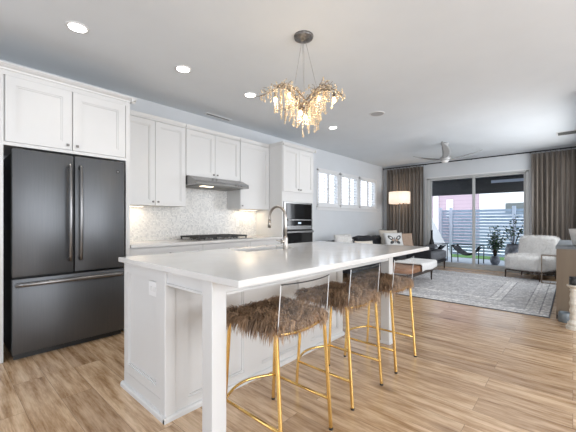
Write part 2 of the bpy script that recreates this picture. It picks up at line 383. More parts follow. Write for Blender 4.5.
cr.prism([(1.383, 2.425), (1.395, 2.425), (1.399, 2.44), (1.405, 2.442), (1.423, 2.452), (1.427, 2.458), (1.435, 2.460), (1.435, 2.472), (1.383, 2.472)], 'y', FN-.05, 3.765)
cr.build('crown_moulding', M['white'], t)
# refrigerator
t = thing('refrigerator', 'dark slate french-door refrigerator with a bottom freezer drawer', 'refrigerator', (.86, 3.75, 0))
MB().box(.435, 1.295, FN+.01, 4.09, .02, 1.755).build('casing', M['black'], t)
MB().box(.44, 1.29, FN-.005, FN+.01, .0, .055).build('toe_grille', M['black'], t)
for k, (p, q) in enumerate(((.423, .857), (.865, 1.303))):
    b = MB(); b.box(p, q, 3.435, FN+.005, .70, 1.772, .008); d = smooth_angle(b.build('door', M['dsteel'], t))
    hx = .822 if k == 0 else .905
    hb = MB(); hb.tube([(hx, 3.437, 1.66), (hx, 3.40, 1.675), (hx, 3.385, 1.64), (hx, 3.378, 1.25), (hx, 3.385, .85), (hx, 3.40, .815), (hx, 3.437, .83)], .014, 10)
    smooth_angle(hb.build('handle', M['handle'], d), 60)
    if k == 1:
        bd = MB().cyl((1.238, 3.437, 1.668), (1.238, 3.432, 1.668), .017, .017, 24).build('badge', M['black'], d); bd['label'] = 'small round dark maker badge'
        cu = bpy.data.curves.new('monogram', 'FONT'); cu.body = 'GE'; cu.size = .017; cu.extrude = .0006; cu.align_x = 'CENTER'; cu.align_y = 'CENTER'
        tmp = bpy.data.objects.new('tmp', cu); C.objects.link(tmp); me = bpy.data.meshes.new_from_object(tmp); bpy.data.objects.remove(tmp)
        me.transform(Matrix.Translation((1.238, 3.4315, 1.668)) @ Matrix.Rotation(PI/2, 4, 'X')); me.transform(Matrix.Translation(-Vector(ORG[t.name])))
        me.materials.append(M['grey']); fo = bpy.data.objects.new('monogram', me); C.objects.link(fo); fo.parent = t
b = MB(); b.box(.423, 1.303, 3.435, FN+.005, .058, .685, .008); d = smooth_angle(b.build('freezer_drawer', M['dsteel'], t))
hb = MB(); hb.tube([(.455, 3.437, .628), (.46, 3.395, .638), (.50, 3.380, .640), (.86, 3.372, .642), (1.23, 3.380, .640), (1.265, 3.395, .638), (1.27, 3.437, .628)], .018, 10)
smooth_angle(hb.build('handle', M['handle'], d), 60)
for hx in (.47, 1.25): MB().box(hx-.03, hx+.03, 3.47, 3.53, 1.757, 1.785, .004).build('hinge_cover', M['black'], t)
# upper cabinets
UF = 3.79
def upper(name, label, x0, x1, z0, n, knobs, group='white upper cabinets'):
    t = thing(name, label, 'cabinet', ((x0+x1)/2, 3.96, z0), group)
    MB().box(x0, x1, UF+.02, YW-.012, z0, 2.40).build('cabinet_body', M['white'], t)
    MB().box(x0, x1, UF, UF+.02, 2.395, 2.43).prism([(UF, 2.41), (UF-.008, 2.41), (UF-.022, 2.445), (UF+.02, 2.445)], 'x', x0, x1).build('top_moulding', M['white'], t)
    w_ = (x1-x0)/n
    for k in range(n):
        d = shaker(x0+k*w_, x0+(k+1)*w_, z0, 2.392, UF, .02, .062).build('door', M['white'], t)
        kx = x0+(k+1)*w_-.032 if (k == 0 and n == 2) else x0+k*w_+.032
        knob(kx, UF, z0+.045, d)
    return t
upper('wall_cabinet', 'white two-door upper cabinet beside the refrigerator surround', 1.386, 2.205, 1.36, 2, 1)
upper('wall_cabinet', 'short white two-door upper cabinet above the range hood', 2.211, 3.12, 1.775, 2, 1)
upper('wall_cabinet', 'white single-door upper cabinet between the hood and the oven tower', 3.126, 3.745, 1.36, 1, 1)
# under-cabinet lights
for x0, x1, lb in ((1.45, 1.75, 'slim warm light bar under the cabinet beside the refrigerator'), (3.3, 3.68, 'slim warm light bar under the single-door cabinet by the oven tower')):
    t = thing('under_cabinet_light', lb, 'light', ((x0+x1)/2, 4.02, 1.35), 'under-cabinet light bars')
    MB().box(x0, x1, 4.0, 4.04, 1.350, 1.360).build('housing', M['trimw'], t); MB().box(x0+.01, x1-.01, 4.005, 4.035, 1.346, 1.350).build('diffuser', M['strip'], t)
    area('under_cabinet_glow', ((x0+x1)/2, 4.02, 1.34), (0, 0, 0), x1-x0, .03, 1.1, (1, .80, .56))
# range hood
t = thing('range_hood', 'slim stainless range hood mounted under the short cabinet', 'range hood', (2.66, 3.85, 1.65))
hp = [(YW-.012, 1.768), (3.74, 1.768), (3.585, 1.70), (3.58, 1.648), (YW-.012, 1.648)]
MB().prism(hp, 'x', 2.215, 3.116).build('hood_shell', M['steel'], t)
MB().box(2.30, 3.03, 3.62, 4.08, 1.640, 1.648).build('filter_panel', M['vent'], t)
MB().box(2.38, 2.55, 3.66, 3.74, 1.634, 1.641).build('hood_lamp', M['strip'], t)
for k in range(3): MB().box(2.86+k*.05, 2.885+k*.05, 3.578, 3.585, 1.668, 1.680).build('button', M['black'], t)
MB().box(2.23, 3.10, 3.578, 3.583, 1.650, 1.672).build('front_slot', M['vent'], t)
# base cabinets and counter
t = thing('base_cabinet', 'white base cabinet run under the back counter', 'cabinet', (2.56, 3.8, 0))
MB().box(1.386, 3.745, 3.54, YW-.002, .10, .880).box(1.386, 3.745, 3.60, YW-.002, 0, .10).build('cabinet_body', M['white'], t)
xs = [1.39, 2.29, 3.09, 3.74]
for a, b_ in zip(xs, xs[1:]):
    d = shaker(a, b_, .70, .872, 3.52, .02, .045).build('drawer', M['white'], t); 
    knob((a+b_)/2, 3.52, .79, d)
    m_ = (a+b_)/2
    for p, q in ((a, m_), (m_, b_)):
        d = shaker(p, q, .105, .695, 3.52, .02, .06).build('door', M['white'], t); knob(q-.03 if p == a else p+.03, 3.52, .65, d)
t = tag(MB().box(1.386, 3.748, 3.475, YW-.011, .882, .914, .003).build('countertop', M['quartz']), 'pale quartz counter running along the backsplash', 'countertop')
# cooktop
t = thing('cooktop', 'gas cooktop with black grates on the back counter', 'cooktop', (2.66, 3.78, .914))
MB().box(2.21, 3.15, 3.52, 4.03, .915, .926, .003).build('cooktop_plate', M['steel'], t)
for (x, y, r_) in ((2.38, 3.66, .04), (2.38, 3.90, .045), (2.65, 3.80, .06), (2.92, 3.66, .04), (2.92, 3.90, .045)):
    bu = MB().cyl((x, y, .926), (x, y, .936), r_*1.3, r_*1.1, 20).build('burner', M['steel'], t); MB().cyl((x, y, .937), (x, y, .945), r_, r_*.95, 20).build('burner_cap', M['iron'], bu)
for (x0, x1) in ((2.25, 2.512), (2.52, 2.782), (2.79, 3.052)):
    g = MB(); z0, z1 = .950, .970
    for y in (3.555, 3.72, 3.85, 4.0): g.box(x0, x1, y-.006, y+.006, z0, z1)
    for x in (x0+.006, (x0+x1)/2, x1-.006): g.box(x-.006, x+.006, 3.555, 4.0, z0, z1)
    for x in (x0+.01, x1-.01):
        for y in (3.56, 3.995): g.box(x-.008, x+.008, y-.008, y+.008, .926, .950)
    g.build('grate', M['iron'], t)
for k in range(5): MB().cyl((2.44+k*.11, 3.537, .926), (2.44+k*.11, 3.537, .944), .014, .011, 14).build('knob', M['steel'], t)
# outlets on the backsplash
for x, z, lb in ((3.33, 1.14, 'white outlet plate on the backsplash right of the cooktop'),):
    t = thing('wall_outlet', lb, 'outlet', (x, YW-.012, z))
    MB().box(x-.035, x+.035, YW-.015, YW-.009, z-.058, z+.058, .002).build('cover_plate', M['pebble'], t)
    for dz in (-.02, .02): MB().box(x-.012, x+.012, YW-.018, YW-.014, z+dz-.013, z+dz+.013, .002).build('socket', M['trimw'], t)
# oven tower
t = thing('oven_cabinet', 'tall white cabinet holding the microwave and wall oven', 'cabinet', (4.16, 3.8, 0))
TX0, TX1 = 3.75, 4.575
b = MB(); b.box(TX0, TX0+.035, FN+.02, YW-.002, 0, 2.41); b.box(TX1-.035, TX1, FN+.02, YW-.002, 0, 2.41); b.box(TX0+.035, TX1-.035, 4.08, YW-.002, 0, 2.41); b.box(TX0+.035, TX1-.035, FN+.02, 4.08, 1.49, 2.41); b.box(TX0+.035, TX1-.035, FN+.02, 4.08, 0, .25)
b.box(TX0, TX1, FN, FN+.02, 1.49, 1.652); b.box(TX0, TX0+.03, FN, FN+.02, 0, 1.49); b.box(TX1-.03, TX1, FN, FN+.02, 0, 1.49); b.box(TX0, TX1, FN, FN+.02, 1.652, 2.385); b.box(TX0+.03, TX1-.03, FN, FN+.02, 0, .25); b.box(TX0, TX1, FN, FN+.02, 2.385, 2.41)
b.build('cabinet_body', M['white'], t)
mid = (TX0+TX1)/2
for k, (p, q) in enumerate(((TX0+.01, mid), (mid, TX1-.01))):
    d = shaker(p, q, 1.655, 2.385, FN-.018, .02, .062).build('door', M['white'], t); knob(q-.03 if k == 0 else p+.03, FN-.018, 1.70, d)
cr = MB(); cr.prism([(FN-.018, 2.40), (FN-.026, 2.40), (FN-.058, 2.447), (FN-.018, 2.447)], 'x', TX0-.04, TX1+.04); cr.box(TX0, TX1, FN-.018, YW-.002, 2.41, 2.445)
cr.prism([(TX0, 2.40), (TX0-.008, 2.40), (TX0-.04, 2.447), (TX0, 2.447)], 'y', FN-.058, UF-.03); cr.prism([(TX1, 2.40), (TX1+.008, 2.40), (TX1+.04, 2.447), (TX1, 2.447)], 'y', FN-.058, YW-.002)
cr.build('crown_moulding', M['white'], t)
t = thing('microwave', 'built-in black glass microwave in the oven tower above the wall oven', 'microwave', (mid, 3.7, 1.16))
x0, x1 = TX0+.036, TX1-.036
MB().box(x0, x1, 3.52, 4.0, 1.07, 1.485).build('casing', M['black'], t)
f = MB(); f.box(x0-.003, x1+.003, FN-.012, 3.5195, 1.462, 1.487); f.box(x0-.003, x0+.055, FN-.012, 3.5195, 1.07, 1.462); f.box(x1-.03, x1+.003, FN-.012, 3.5195, 1.07, 1.462); f.box(x0, x1, FN-.012, 3.5195, 1.07, 1.09); f.build('trim_frame', M['steel'], t)
d = MB().box(x0+.057, x1-.032, FN-.02, 3.519, 1.20, 1.460, .003).build('door', M['bglass'], t)
MB().box(x0+.06, x1-.035, FN-.05, FN-.035, 1.178, 1.198, .004).box(x0+.09, x0+.11, FN-.036, 3.518, 1.182, 1.194).box(x1-.09, x1-.07, FN-.036, 3.518, 1.182, 1.194).build('handle', M['steel'], d)
cp = MB().box(x0+.057, x1-.032, FN-.018, 3.519, 1.092, 1.174, .002).build('control_panel', M['bglass'], t)
MB().box(mid-.03, mid+.05, FN-.0195, FN-.0175, 1.12, 1.15).build('display', M['orange_led'], cp)
t = thing('wall_oven', 'black glass wall oven with a steel bar handle below the microwave', 'oven', (mid, 3.7, .3))
MB().box(x0, x1, 3.52, 4.0, .26, 1.065).build('casing', M['black'], t)
MB().box(x0, x1, FN-.012, 3.5195, 1.030, 1.066).build('top_trim', M['steel'], t)
d = MB().box(x0, x1, FN-.02, 3.519, .30, 1.026, .004).build('door', M['bglass'], t)
hb = MB(); hb.box(x0+.02, x1-.035, FN-.075, FN-.052, .968, 1.006, .008); hb.box(x0+.05, x0+.075, FN-.053, FN-.02, .975, 1.0); hb.box(x1-.075, x1-.05, FN-.053, FN-.02, .975, 1.0); hb.build('handle', M['steel'], d)

# ================================================================ ISLAND
IX0, IX1, IY0, IY1 = .866, 3.285, 1.062, 2.392
t = thing('kitchen_island', 'long white paneled kitchen island base with square posts', 'island', (2.0, 1.8, 0))
BX0, BX1, BY0, BY1 = .895, 2.80, 1.760, 2.365
MB().box(BX0+.02, BX1, BY0+.02, BY1, 0, .880).build('cabinet_body', M['white'], t)
# west end panel
m = shaker(-BY1, -(BY0+.055), .11, .878, 0, .02, .06); m.xf(ROTW); m.xf(Matrix.Translation((BX0, 0, 0))); m.build('side_panel', M['white'], t)
MB().box(BX0-.008, BX0+.06, BY0-.008, BY0+.055, 0, .880, .006).build('corner_post', M['white'], t)
pw = (BX1-BX0-.06)/3
for k in range(3): shaker(BX0+.06+k*pw, BX0+.06+(k+1)*pw, .0, .80, BY0, .02, .085, 0).build('back_panel', M['white'], t)
MB().box(BX0+.06, BX1, BY0-.004, BY0+.02, .80, .880).build('back_rail', M['white'], t)
s_ = MB(); s_.prism([(BX0+.001, 0), (BX0-.018, 0), (BX0-.018, .022), (BX0-.012, .032), (BX0+.001, .036)], 'y', BY0-.0175, BY1+.02)
s_.prism([(BY0+.001, 0), (BY0-.018, 0), (BY0-.018, .022), (BY0-.012, .032), (BY0+.001, .036)], 'x', BX0-.018, BX1+.01)
s_.box(BX0, BX0+.02, BY0+.055, BY1, 0, .11)
s_.build('base_moulding', M['white'], t)
PY0 = 1.288; PW = .086
for px in (.888, 2.862):
    p = MB().box(px, px+PW, PY0, PY0+PW, 0, .880, .004).box(px-.008, px+PW+.008, PY0-.008, PY0+PW+.008, 0, .022, .003).build('post', M['white'], t)
a = MB()
a.box(.888+PW, 2.862, PY0+.012, PY0+.034, .812, .880); a.box(.888+PW, 2.862, PY0+.004, PY0+.042, .797, .812, .003)
a.box(.900, .922, PY0+PW, BY0-.008, .812, .880); a.box(.892, .930, PY0+PW, BY0-.008, .797, .812, .003)
a.box(2.89, 2.912, PY0+PW, BY0, .797, .880); a.box(BX1, 2.95, BY0, BY0+.02, .797, .88)
a.build('apron', M['white'], t)
oz, oy = .752, 1.923
o_ = MB().box(BX0+.001, BX0+.008, oy-.058, oy+.058, oz-.045, oz+.045, .002).build('outlet_cover', M['pebble'], t); o_['label'] = 'small white outlet cover on the end panel'
for dy in (-.022, .022): MB().box(BX0-.003, BX0+.002, oy+dy-.013, oy+dy+.013, oz-.014, oz+.014, .002).build('socket', M['trimw'], o_)
# slab with a sink hole
SX0, SX1, SY0, SY1 = 1.74, 2.34, 2.02, 2.27
mb = MB(); us = [IX0, SX0, SX1, IX1]; vs = [IY0, SY0, SY1, IY1]
V = {}
def vv(i, j, k):
    if (i, j, k) not in V: V[i, j, k] = mb.bm.verts.new((us[i], vs[j], (.882, .914)[k]))
    return V[i, j, k]
for i in range(3):
    for j in range(3):
        if (i, j) == (1, 1): continue
        mb.bm.faces.new([vv(i, j, 1), vv(i+1, j, 1), vv(i+1, j+1, 1), vv(i, j+1, 1)]); mb.bm.faces.new([vv(i, j, 0), vv(i, j+1, 0), vv(i+1, j+1, 0), vv(i+1, j, 0)])
for k in range(3):
    for (A, B) in (((k, 0), (k+1, 0)), ((k, 3), (k+1, 3)), ((0, k), (0, k+1)), ((3, k), (3, k+1))): mb.bm.faces.new([vv(*A, 0), vv(*B, 0), vv(*B, 1), vv(*A, 1)])
for (A, B) in (((1, 1), (2, 1)), ((2, 1), (2, 2)), ((2, 2), (1, 2)), ((1, 2), (1, 1))): mb.bm.faces.new([vv(*A, 0), vv(*B, 0), vv(*B, 1), vv(*A, 1)])
o = mb.build('countertop', M['quartz']); tag(o, 'white quartz slab with a sink cutout on the kitchen island', 'countertop')
bv = o.modifiers.new('bevel', 'BEVEL'); bv.width = .003; bv.segments = 2; bv.limit_method = 'ANGLE'
# cut the cabinet body for the basin: basin stands in a recess of the body
b = MB(); tk = .004
b.box(SX0-.01, SX1+.01, SY0-.01, SY1+.01, .70, .704); b.box(SX0-.01, SX0-.002, SY0-.01, SY1+.01, .704, .8815); b.box(SX1+.002, SX1+.01, SY0-.01, SY1+.01, .704, .8815); b.box(SX0-.002, SX1+.002, SY0-.01, SY0-.002, .704, .8815); b.box(SX0-.002, SX1+.002, SY1+.002, SY1+.01, .704, .8815)
t = thing('sink', 'undermount steel sink set into the island slab', 'sink', ((SX0+SX1)/2, (SY0+SY1)/2, .70))
b.build('basin', M['sinksteel'], t); MB().cyl(((SX0+SX1)/2, (SY0+SY1)/2, .704), ((SX0+SX1)/2, (SY0+SY1)/2, .708), .045, .045, 20).build('drain', M['nickel'], t)
body = bpy.data.objects['cabinet_body']
isl = [o for o in bpy.data.objects if o.name.startswith('kitchen_island')][0]
for ch in isl.children:
    if ch.name.startswith('cabinet_body'):
        me = ch.data; bm = bmesh.new(); q = MB(); q.bm = bm
        for (x0_, x1_, y0_, y1_, z0_, z1_) in ((BX0+.02, BX1, BY0+.02, BY1, 0, .695), (BX0+.02, SX0-.012, BY0+.02, BY1, .695, .88), (SX1+.012, BX1, BY0+.02, BY1, .695, .88), (SX0-.012, SX1+.012, BY0+.02, SY0-.012, .695, .88), (SX0-.012, SX1+.012, SY1+.012, BY1, .695, .88)): q.box(x0_, x1_, y0_, y1_, z0_, z1_)
        bmesh.ops.translate(bm, vec=-Vector(ORG[isl.name]), verts=bm.verts); bm.to_mesh(me); bm.free()
# faucet
fx, fy = 2.143, 1.955
t = thing('kitchen_faucet', 'tall brushed nickel gooseneck faucet beside the island sink', 'faucet', (fx, fy, .914))
MB().lathe([(.028, 0), (.028, .006), (.024, .012), (.021, .05), (.021, .10), (.017, .112), (.014, .118)], (fx, fy, .914), 20).build('base', M['nickel'], t, True)
pts = [(fx, fy, 1.02), (fx, fy, 1.12), (fx, fy, 1.20)]
R_ = .105; cy, cz = fy+R_, 1.20
for k in range(1, 13):
    a_ = PI-k*PI*1.02/12; pts.append((fx, cy+R_*math.cos(a_), cz+R_*math.sin(a_)))
pts.append((fx, pts[-1][1]+.001, 1.165))
MB().tube(pts, .0125, 12).build('spout', M['nickel'], t, True)
MB().cyl((fx, pts[-1][1], 1.18), (fx, pts[-1][1]+.001, 1.105), .0155, .0165, 14).build('spray_head', M['nickel'], t, True)
MB().cyl((fx, fy, .985), (fx-.045, fy+.01, .985), .013, .013, 12).tube([(fx-.04, fy+.01, .985), (fx-.07, fy+.012, .99), (fx-.105, fy+.014, .998)], [.006, .006, .005], 8).build('lever', M['nickel'], t, True)

# ================================================================ FUR
def fur_mesh(name, surf, n, L, wdt, cols, parent, m, droop=.5, clump=0, segs=3, tipc=None, comb=(0, 0, 0)):
    """surf: bmesh in the thing's local coordinates; blades grow from its faces"""
    rnd = random.Random(5)
    bmesh.ops.triangulate(surf, faces=surf.faces); surf.normal_update()
    fs = list(surf.faces); ar = [f.calc_area() for f in fs]
    verts = []; faces = []; colr = []
    cl = []
    pick = rnd.choices(fs, ar, k=n)
    if clump:
        for f in rnd.choices(fs, ar, k=clump):
            c = f.calc_center_median(); cl.append((c, Vector((rnd.gauss(0, 1), rnd.gauss(0, 1), rnd.gauss(0, .4)))*.55, rnd.random()))
    for f in pick:
        a, b_, c = [v.co for v in f.verts]; u, v = rnd.random(), rnd.random()
        if u+v > 1: u, v = 1-u, 1-v
        p = a+(b_-a)*u+(c-a)*v; nn = f.normal
        d = nn+Vector((rnd.gauss(0, .35), rnd.gauss(0, .35), rnd.gauss(0, .25)))+Vector(comb); sh = rnd.random()
        if cl:
            k = min(cl, key=lambda q: (q[0]-p).length_squared); d += k[1]; sh = .55*k[2]+.45*sh
        d.normalize(); l = L*rnd.uniform(.5, 1.35)
        side = d.cross(Vector((rnd.gauss(0, 1), rnd.gauss(0, 1), rnd.gauss(0, 1)))).normalized()*wdt*.5
        col = [cols[0][i]*(1-sh)+cols[1][i]*sh for i in range(3)]
        tc = tipc or col; q = p.copy(); dd = d.copy(); b0 = len(verts)
        for s in range(segs):
            wf = 1-s/segs*.6; verts.append(q-side*wf); verts.append(q+side*wf)
            fr = s/segs; colr += [[col[i]*(1-fr)+tc[i]*fr for i in range(3)]]*2
            dd = (dd+Vector((0, 0, -droop*(.35+.5*s)))).normalized(); q = q+dd*l/segs
        verts.append(q); colr.append(list(tc))
        for s in range(segs-1): i = b0+2*s; faces.append((i, i+1, i+3, i+2))
        i = b0+2*(segs-1); faces.append((i, i+1, i+2))
    surf.free()
    me = bpy.data.meshes.new(name); me.from_pydata([tuple(v) for v in verts], [], faces); me.materials.append(m)
    at = me.color_attributes.new('col', 'FLOAT_COLOR', 'POINT'); at.data.foreach_set('color', [x for c in colr for x in (*c, 1)])
    for p in me.polygons: p.use_smooth = True
    o = bpy.data.objects.new(name, me); C.objects.link(o); o.parent = parent; return o

# ================================================================ BAR STOOLS (origin on the floor at seat centre; back on the -Y side)
def make_stool():
    t = thing('bar_stool', 'x', 'bar stool', (0, 0, 0), 'gold bar stools along the island')
    hw, hd = .195, .215; zs = .622
    tops = {(-1, -1): (-.195, -.185), (1, -1): (.195, -.185), (-1, 1): (-.185, .185), (1, 1): (.185, .185)}
    feet = {(-1, -1): (-.20, -.23), (1, -1): (.20, -.23), (-1, 1): (-.20, .225), (1, 1): (.20, .225)}
    def leg_at(k, z):
        a, b_ = feet[k], tops[k]; f_ = z/zs; return Vector((a[0]+(b_[0]-a[0])*f_, a[1]+(b_[1]-a[1])*f_, z))
    for k in tops:
        MB().tube([leg_at(k, .008), leg_at(k, zs)], .0105, 10).build('leg', M['gold'], t, False)
        ft = MB().cyl(leg_at(k, 0), leg_at(k, .012), .012, .012, 10).build('foot_cap', M['black'], t)
    # seat frame: gold ring under the seat
    ring = []
    for k, nx in (((-1, -1), (1, -1)), ((1, -1), (1, 1)), ((1, 1), (-1, 1)), ((-1, 1), (-1, -1))):
        a = leg_at(k, zs); b_ = leg_at(nx, zs)
        for q in range(6):
            p = a.lerp(b_, q/6); s_ = math.sin(PI*q/6)
            if k == (-1, -1): p.y -= .018*s_; p.z -= .012*s_
            if k == (1, 1): p.y += .02*s_
            ring.append(p)
    MB().tube(ring, .010, 8, True).build('seat_frame', M['gold'], t, True)
    zr = .168
    for k, nx in (((-1, -1), (-1, 1)), ((1, -1), (1, 1))):
        MB().tube([leg_at(k, zr), leg_at(nx, zr)], .0085, 8).build('side_rail', M['gold'], t, True)
    a = leg_at((-1, 1), zr); b_ = leg_at((1, 1), zr); pt = []
    for q in range(13):
        p = a.lerp(b_, q/12); p.y += .0*1+.075*math.sin(PI*q/12); pt.append(p)
    MB().tube(pt, .0085, 8).build('footrest', M['gold'], t, True)
    # cushion
    def cush(u, v): pass
    b = MB(); b.box(-.205, .205, -.195, .205, .634, .660, .012)
    co = b.bm
    smooth_angle(b.build('seat', M['leather'], t), 60)
    s2 = MB(); s2.box(-.208, .208, -.198, .208, .632, .664, .014)
    fm = bmesh.ops.subdivide_edges(s2.bm, edges=s2.bm.edges, cuts=2, use_grid_fill=True)
    for f in list(s2.bm.faces):
        if f.calc_center_median().z < .634: s2.bm.faces.remove(f)
    # thin out the bottom, keep sides and top
    fur_mesh('fur_cover', s2.bm, 9500, .062, .0042, ((.05, .026, .015), (.56, .36, .215)), t, M['fur'], droop=.8, clump=150, segs=4, tipc=None)
    # acrylic back: curved clear sheet with a dark rim
    n = 14; th = .006; bb = MB(); rim = []
    def P(u, z, off):
        x = (u-.5)*2; f_ = (z-.63)/.22; half = .20-.002*f_
        return Vector((x*half, -.202-.018*f_-.035*(1-x*x)+off, z))
    z0, z1 = .632, .868
    g0 = [[bb.bm.verts.new(P(i/n, z0+(z1-z0)*j/4, 0)) for j in range(5)] for i in range(n+1)]
    g1 = [[bb.bm.verts.new(P(i/n, z0+(z1-z0)*j/4, th)) for j in range(5)] for i in range(n+1)]
    for i in range(n):
        for j in range(4): bb.bm.faces.new((g0[i][j], g0[i+1][j], g0[i+1][j+1], g0[i][j+1])); bb.bm.faces.new((g1[i][j], g1[i][j+1], g1[i+1][j+1], g1[i+1][j]))
        bb.bm.faces.new((g0[i][4], g0[i+1][4], g1[i+1][4], g1[i][4])); bb.bm.faces.new((g0[i][0], g1[i][0], g1[i+1][0], g0[i+1][0]))
    for j in range(4):
        bb.bm.faces.new((g0[0][j], g0[0][j+1], g1[0][j+1], g1[0][j])); bb.bm.faces.new((g0[n][j], g1[n][j], g1[n][j+1], g0[n][j+1]))
    bk = bb.build('backrest', M['acrylic'], t, True)
    e = MB(); e.tube([P(i/n, z1, th/2) for i in range(n+1)], .0032, 6).build('backrest_rim', M['black'], bk, True)
    for u in (0, 1):
        MB().tube([P(u, z0+(z1-z0)*j/4, th/2) for j in range(5)], .0022, 6).build('backrest_edge', M['pebble'], bk, True)
    return t
st = make_stool()
SL = ['gold-legged fur bar stool nearest the camera at the corner post of the island', 'gold-legged fur bar stool in the middle of the three at the island', 'gold-legged fur bar stool farthest along the island, nearest the rug']
for i, (x, y) in enumerate(((1.285, 1.24), (1.928, 1.245), (2.566, 1.24))):
    o = st if i == 0 else copy_tree(st)
    o.location = (x, y, 0); o['label'] = SL[i]

# ================================================================ CEILING THINGS
LP = [(.77, 2.985, 'recessed ceiling light above the refrigerator, nearest the camera'), (1.71, 2.99, 'recessed ceiling light in front of the cabinet by the refrigerator, second of the row'), (2.62, 2.985, 'recessed ceiling light just left of the chandelier'), (4.46, 2.995, 'recessed ceiling light to the right of the chandelier, by the oven tower')]
for x, y, lb in LP:
    t = thing('recessed_light', lb, 'ceiling light', (x, y, H), 'recessed ceiling lights')
    b = MB(); b.lathe([(.062, -.002), (.066, -.008), (.082, -.006), (.084, 0)], (x, y, H), 32); b.build('trim_ring', M['trimw'], t, True)
    MB().cyl((x, y, H-.002), (x, y, H-.0095), .062, .060, 28).build('lens', M['lamp'], t)
    l = bpy.data.lights.new('downlight', 'SPOT'); l.energy = 8; l.spot_size = math.radians(125); l.spot_blend = .8; l.shadow_soft_size = .07; l.color = (1, .93, .84)
    lo = bpy.data.objects.new('downlight', l); C.objects.link(lo); lo.location = (x, y, H-.03)
def vent(name, label, x0, x1, y0, y1, along):
    t = thing(name, label, 'vent', ((x0+x1)/2, (y0+y1)/2, H), 'ceiling air vents')
    f = MB(); e = .02
    f.box(x0, x1, y0, y0+e, H-.008, H-.0005); f.box(x0, x1, y1-e, y1, H-.008, H-.0005); f.box(x0, x0+e, y0+e, y1-e, H-.008, H-.0005); f.box(x1-e, x1, y0+e, y1-e, H-.008, H-.0005)
    f.build('vent_frame', M['trimw'], t)
    MB().box(x0+e, x1-e, y0+e, y1-e, H-.002, H-.0005).build('backing', M['dark_slot'], t)
    s_ = MB()
    if along == 'x':
        n = max(2, int((y1-y0-2*e)/.02))
        for k in range(n): yy = y0+e+(k+.5)*(y1-y0-2*e)/n; s_.box(x0+e, x1-e, yy-.003, yy+.003, H-.007, H-.002)
    else:
        n = max(2, int((x1-x0-2*e)/.02))
        for k in range(n): xx = x0+e+(k+.5)*(x1-x0-2*e)/n; s_.box(xx-.003, xx+.003, y0+e, y1-e, H-.007, H-.002)
    s_.build('slat_set', M['vent'], t)
vent('ceiling_vent', 'slim ceiling vent above the wall cabinets', 2.62, 3.08, 3.93, 4.02, 'x')
vent('ceiling_vent', 'dark grey ceiling vent near the right-hand curtain', 7.36, 7.66, -.10, .22, 'y')
t = thing('ceiling_speaker', 'round flush speaker in the ceiling right of the chandelier', 'speaker', (4.32, 2.13, H))
MB().lathe([(.09, -.0005), (.094, -.008), (.106, -.006), (.108, 0)], (4.32, 2.13, H), 32).build('rim', M['trimw'], t, True)
MB().cyl((4.32, 2.13, H-.001), (4.32, 2.13, H-.006), .09, .09, 32).build('grille', M['grey'], t)
# ceiling fan
fx, fy = 6.87, 1.92
t = thing('ceiling_fan', 'grey three-blade ceiling fan above the living room rug', 'ceiling fan', (fx, fy, H))
MB().lathe([(.075, 0), (.075, -.03), (.06, -.05), (.02, -.06)][::-1], (fx, fy, H), 24).build('canopy', M['grey'], t, True)
MB().cyl((fx, fy, H-.055), (fx, fy, 2.50), .013, .013, 12).build('downrod', M['grey'], t)
MB().lathe([(.03, 2.37), (.075, 2.385), (.10, 2.42), (.095, 2.45), (.06, 2.475), (.035, 2.52), (.016, 2.57)], (fx, fy, 0), 28).build('motor_housing', M['grey'], t, True)
MB().lathe([(.01, 2.345), (.05, 2.352), (.07, 2.372), (.072, 2.384)], (fx, fy, 0), 24).build('light_cover', M['whitefab'], t, True)
for a in (0, 120, 240):
    wa = math.radians(a-48.06)
    def F(u, v):
        r = .07+.68*u; wd = (.035+.035*math.sin(PI*min(1, u*1.15))**.8)*(1-.55*max(0, u-.75)/.25)
        z = 2.43+.18*u**1.4; tw = math.radians(12-6*u); s_ = (v-.5)*2*wd
        x, y, zz = r, s_*math.cos(tw)+.05*math.sin(PI*u), z+s_*math.sin(tw)
        return Vector((fx+x*math.cos(wa)-y*math.sin(wa), fy+x*math.sin(wa)+y*math.cos(wa), zz))
    b = MB().grid(F, 14, 4); o = b.build('blade', M['blade'], t, True); sm = o.modifiers.new('thickness', 'SOLIDIFY'); sm.thickness = .008

# ================================================================ CHANDELIER
cx, cy_ = 2.09, 1.70
t = thing('chandelier', 'branching bronze chandelier hung with champagne crystal drops over the island', 'chandelier', (cx, cy_, H))
MB().lathe([(.012, -.05), (.03, -.045), (.04, -.03), (.078, -.022), (.082, -.012), (.082, 0)], (cx, cy_, H), 32).build('canopy', M['pewter'], t, True)
rv = Vector((.668, -.744, 0)); fv = Vector((.744, .668, 0)); cc = Vector((cx, cy_, 0))
def W(a, b_, z): return cc+rv*a+fv*b_+Vector((0, 0, z))
for (p, q) in (((-.015, 0, H-.04), (-.075, .0, 2.33)), ((.015, .0, H-.04), (.11, .0, 2.31)), ((0, .01, H-.04), (.02, .10, 2.17)), ((-.01, 0, H-.04), (.0, -.10, 2.17))):
    MB().tube([W(*p), W(*q)], .0016, 6).build('suspension_wire', M['wire'], t)
rnd = random.Random(11)
def arm(ptsl, r0, r1):
    n = len(ptsl); return MB().tube(ptsl, [r0+(r1-r0)*i/(n-1) for i in range(n)], 8)
def bez(P, n=12):
    out = []
    for k in range(n+1):
        u = k/n*(len(P)-1); i = min(int(u), len(P)-2); f_ = u-i
        p0 = P[max(i-1, 0)]; p1 = P[i]; p2 = P[i+1]; p3 = P[min(i+2, len(P)-1)]
        out.append(.5*((2*p1)+(p2-p0)*f_+(2*p0-5*p1+4*p2-p3)*f_*f_+(3*p1-p0-3*p2+p3)*f_**3))
    return out
arms = []
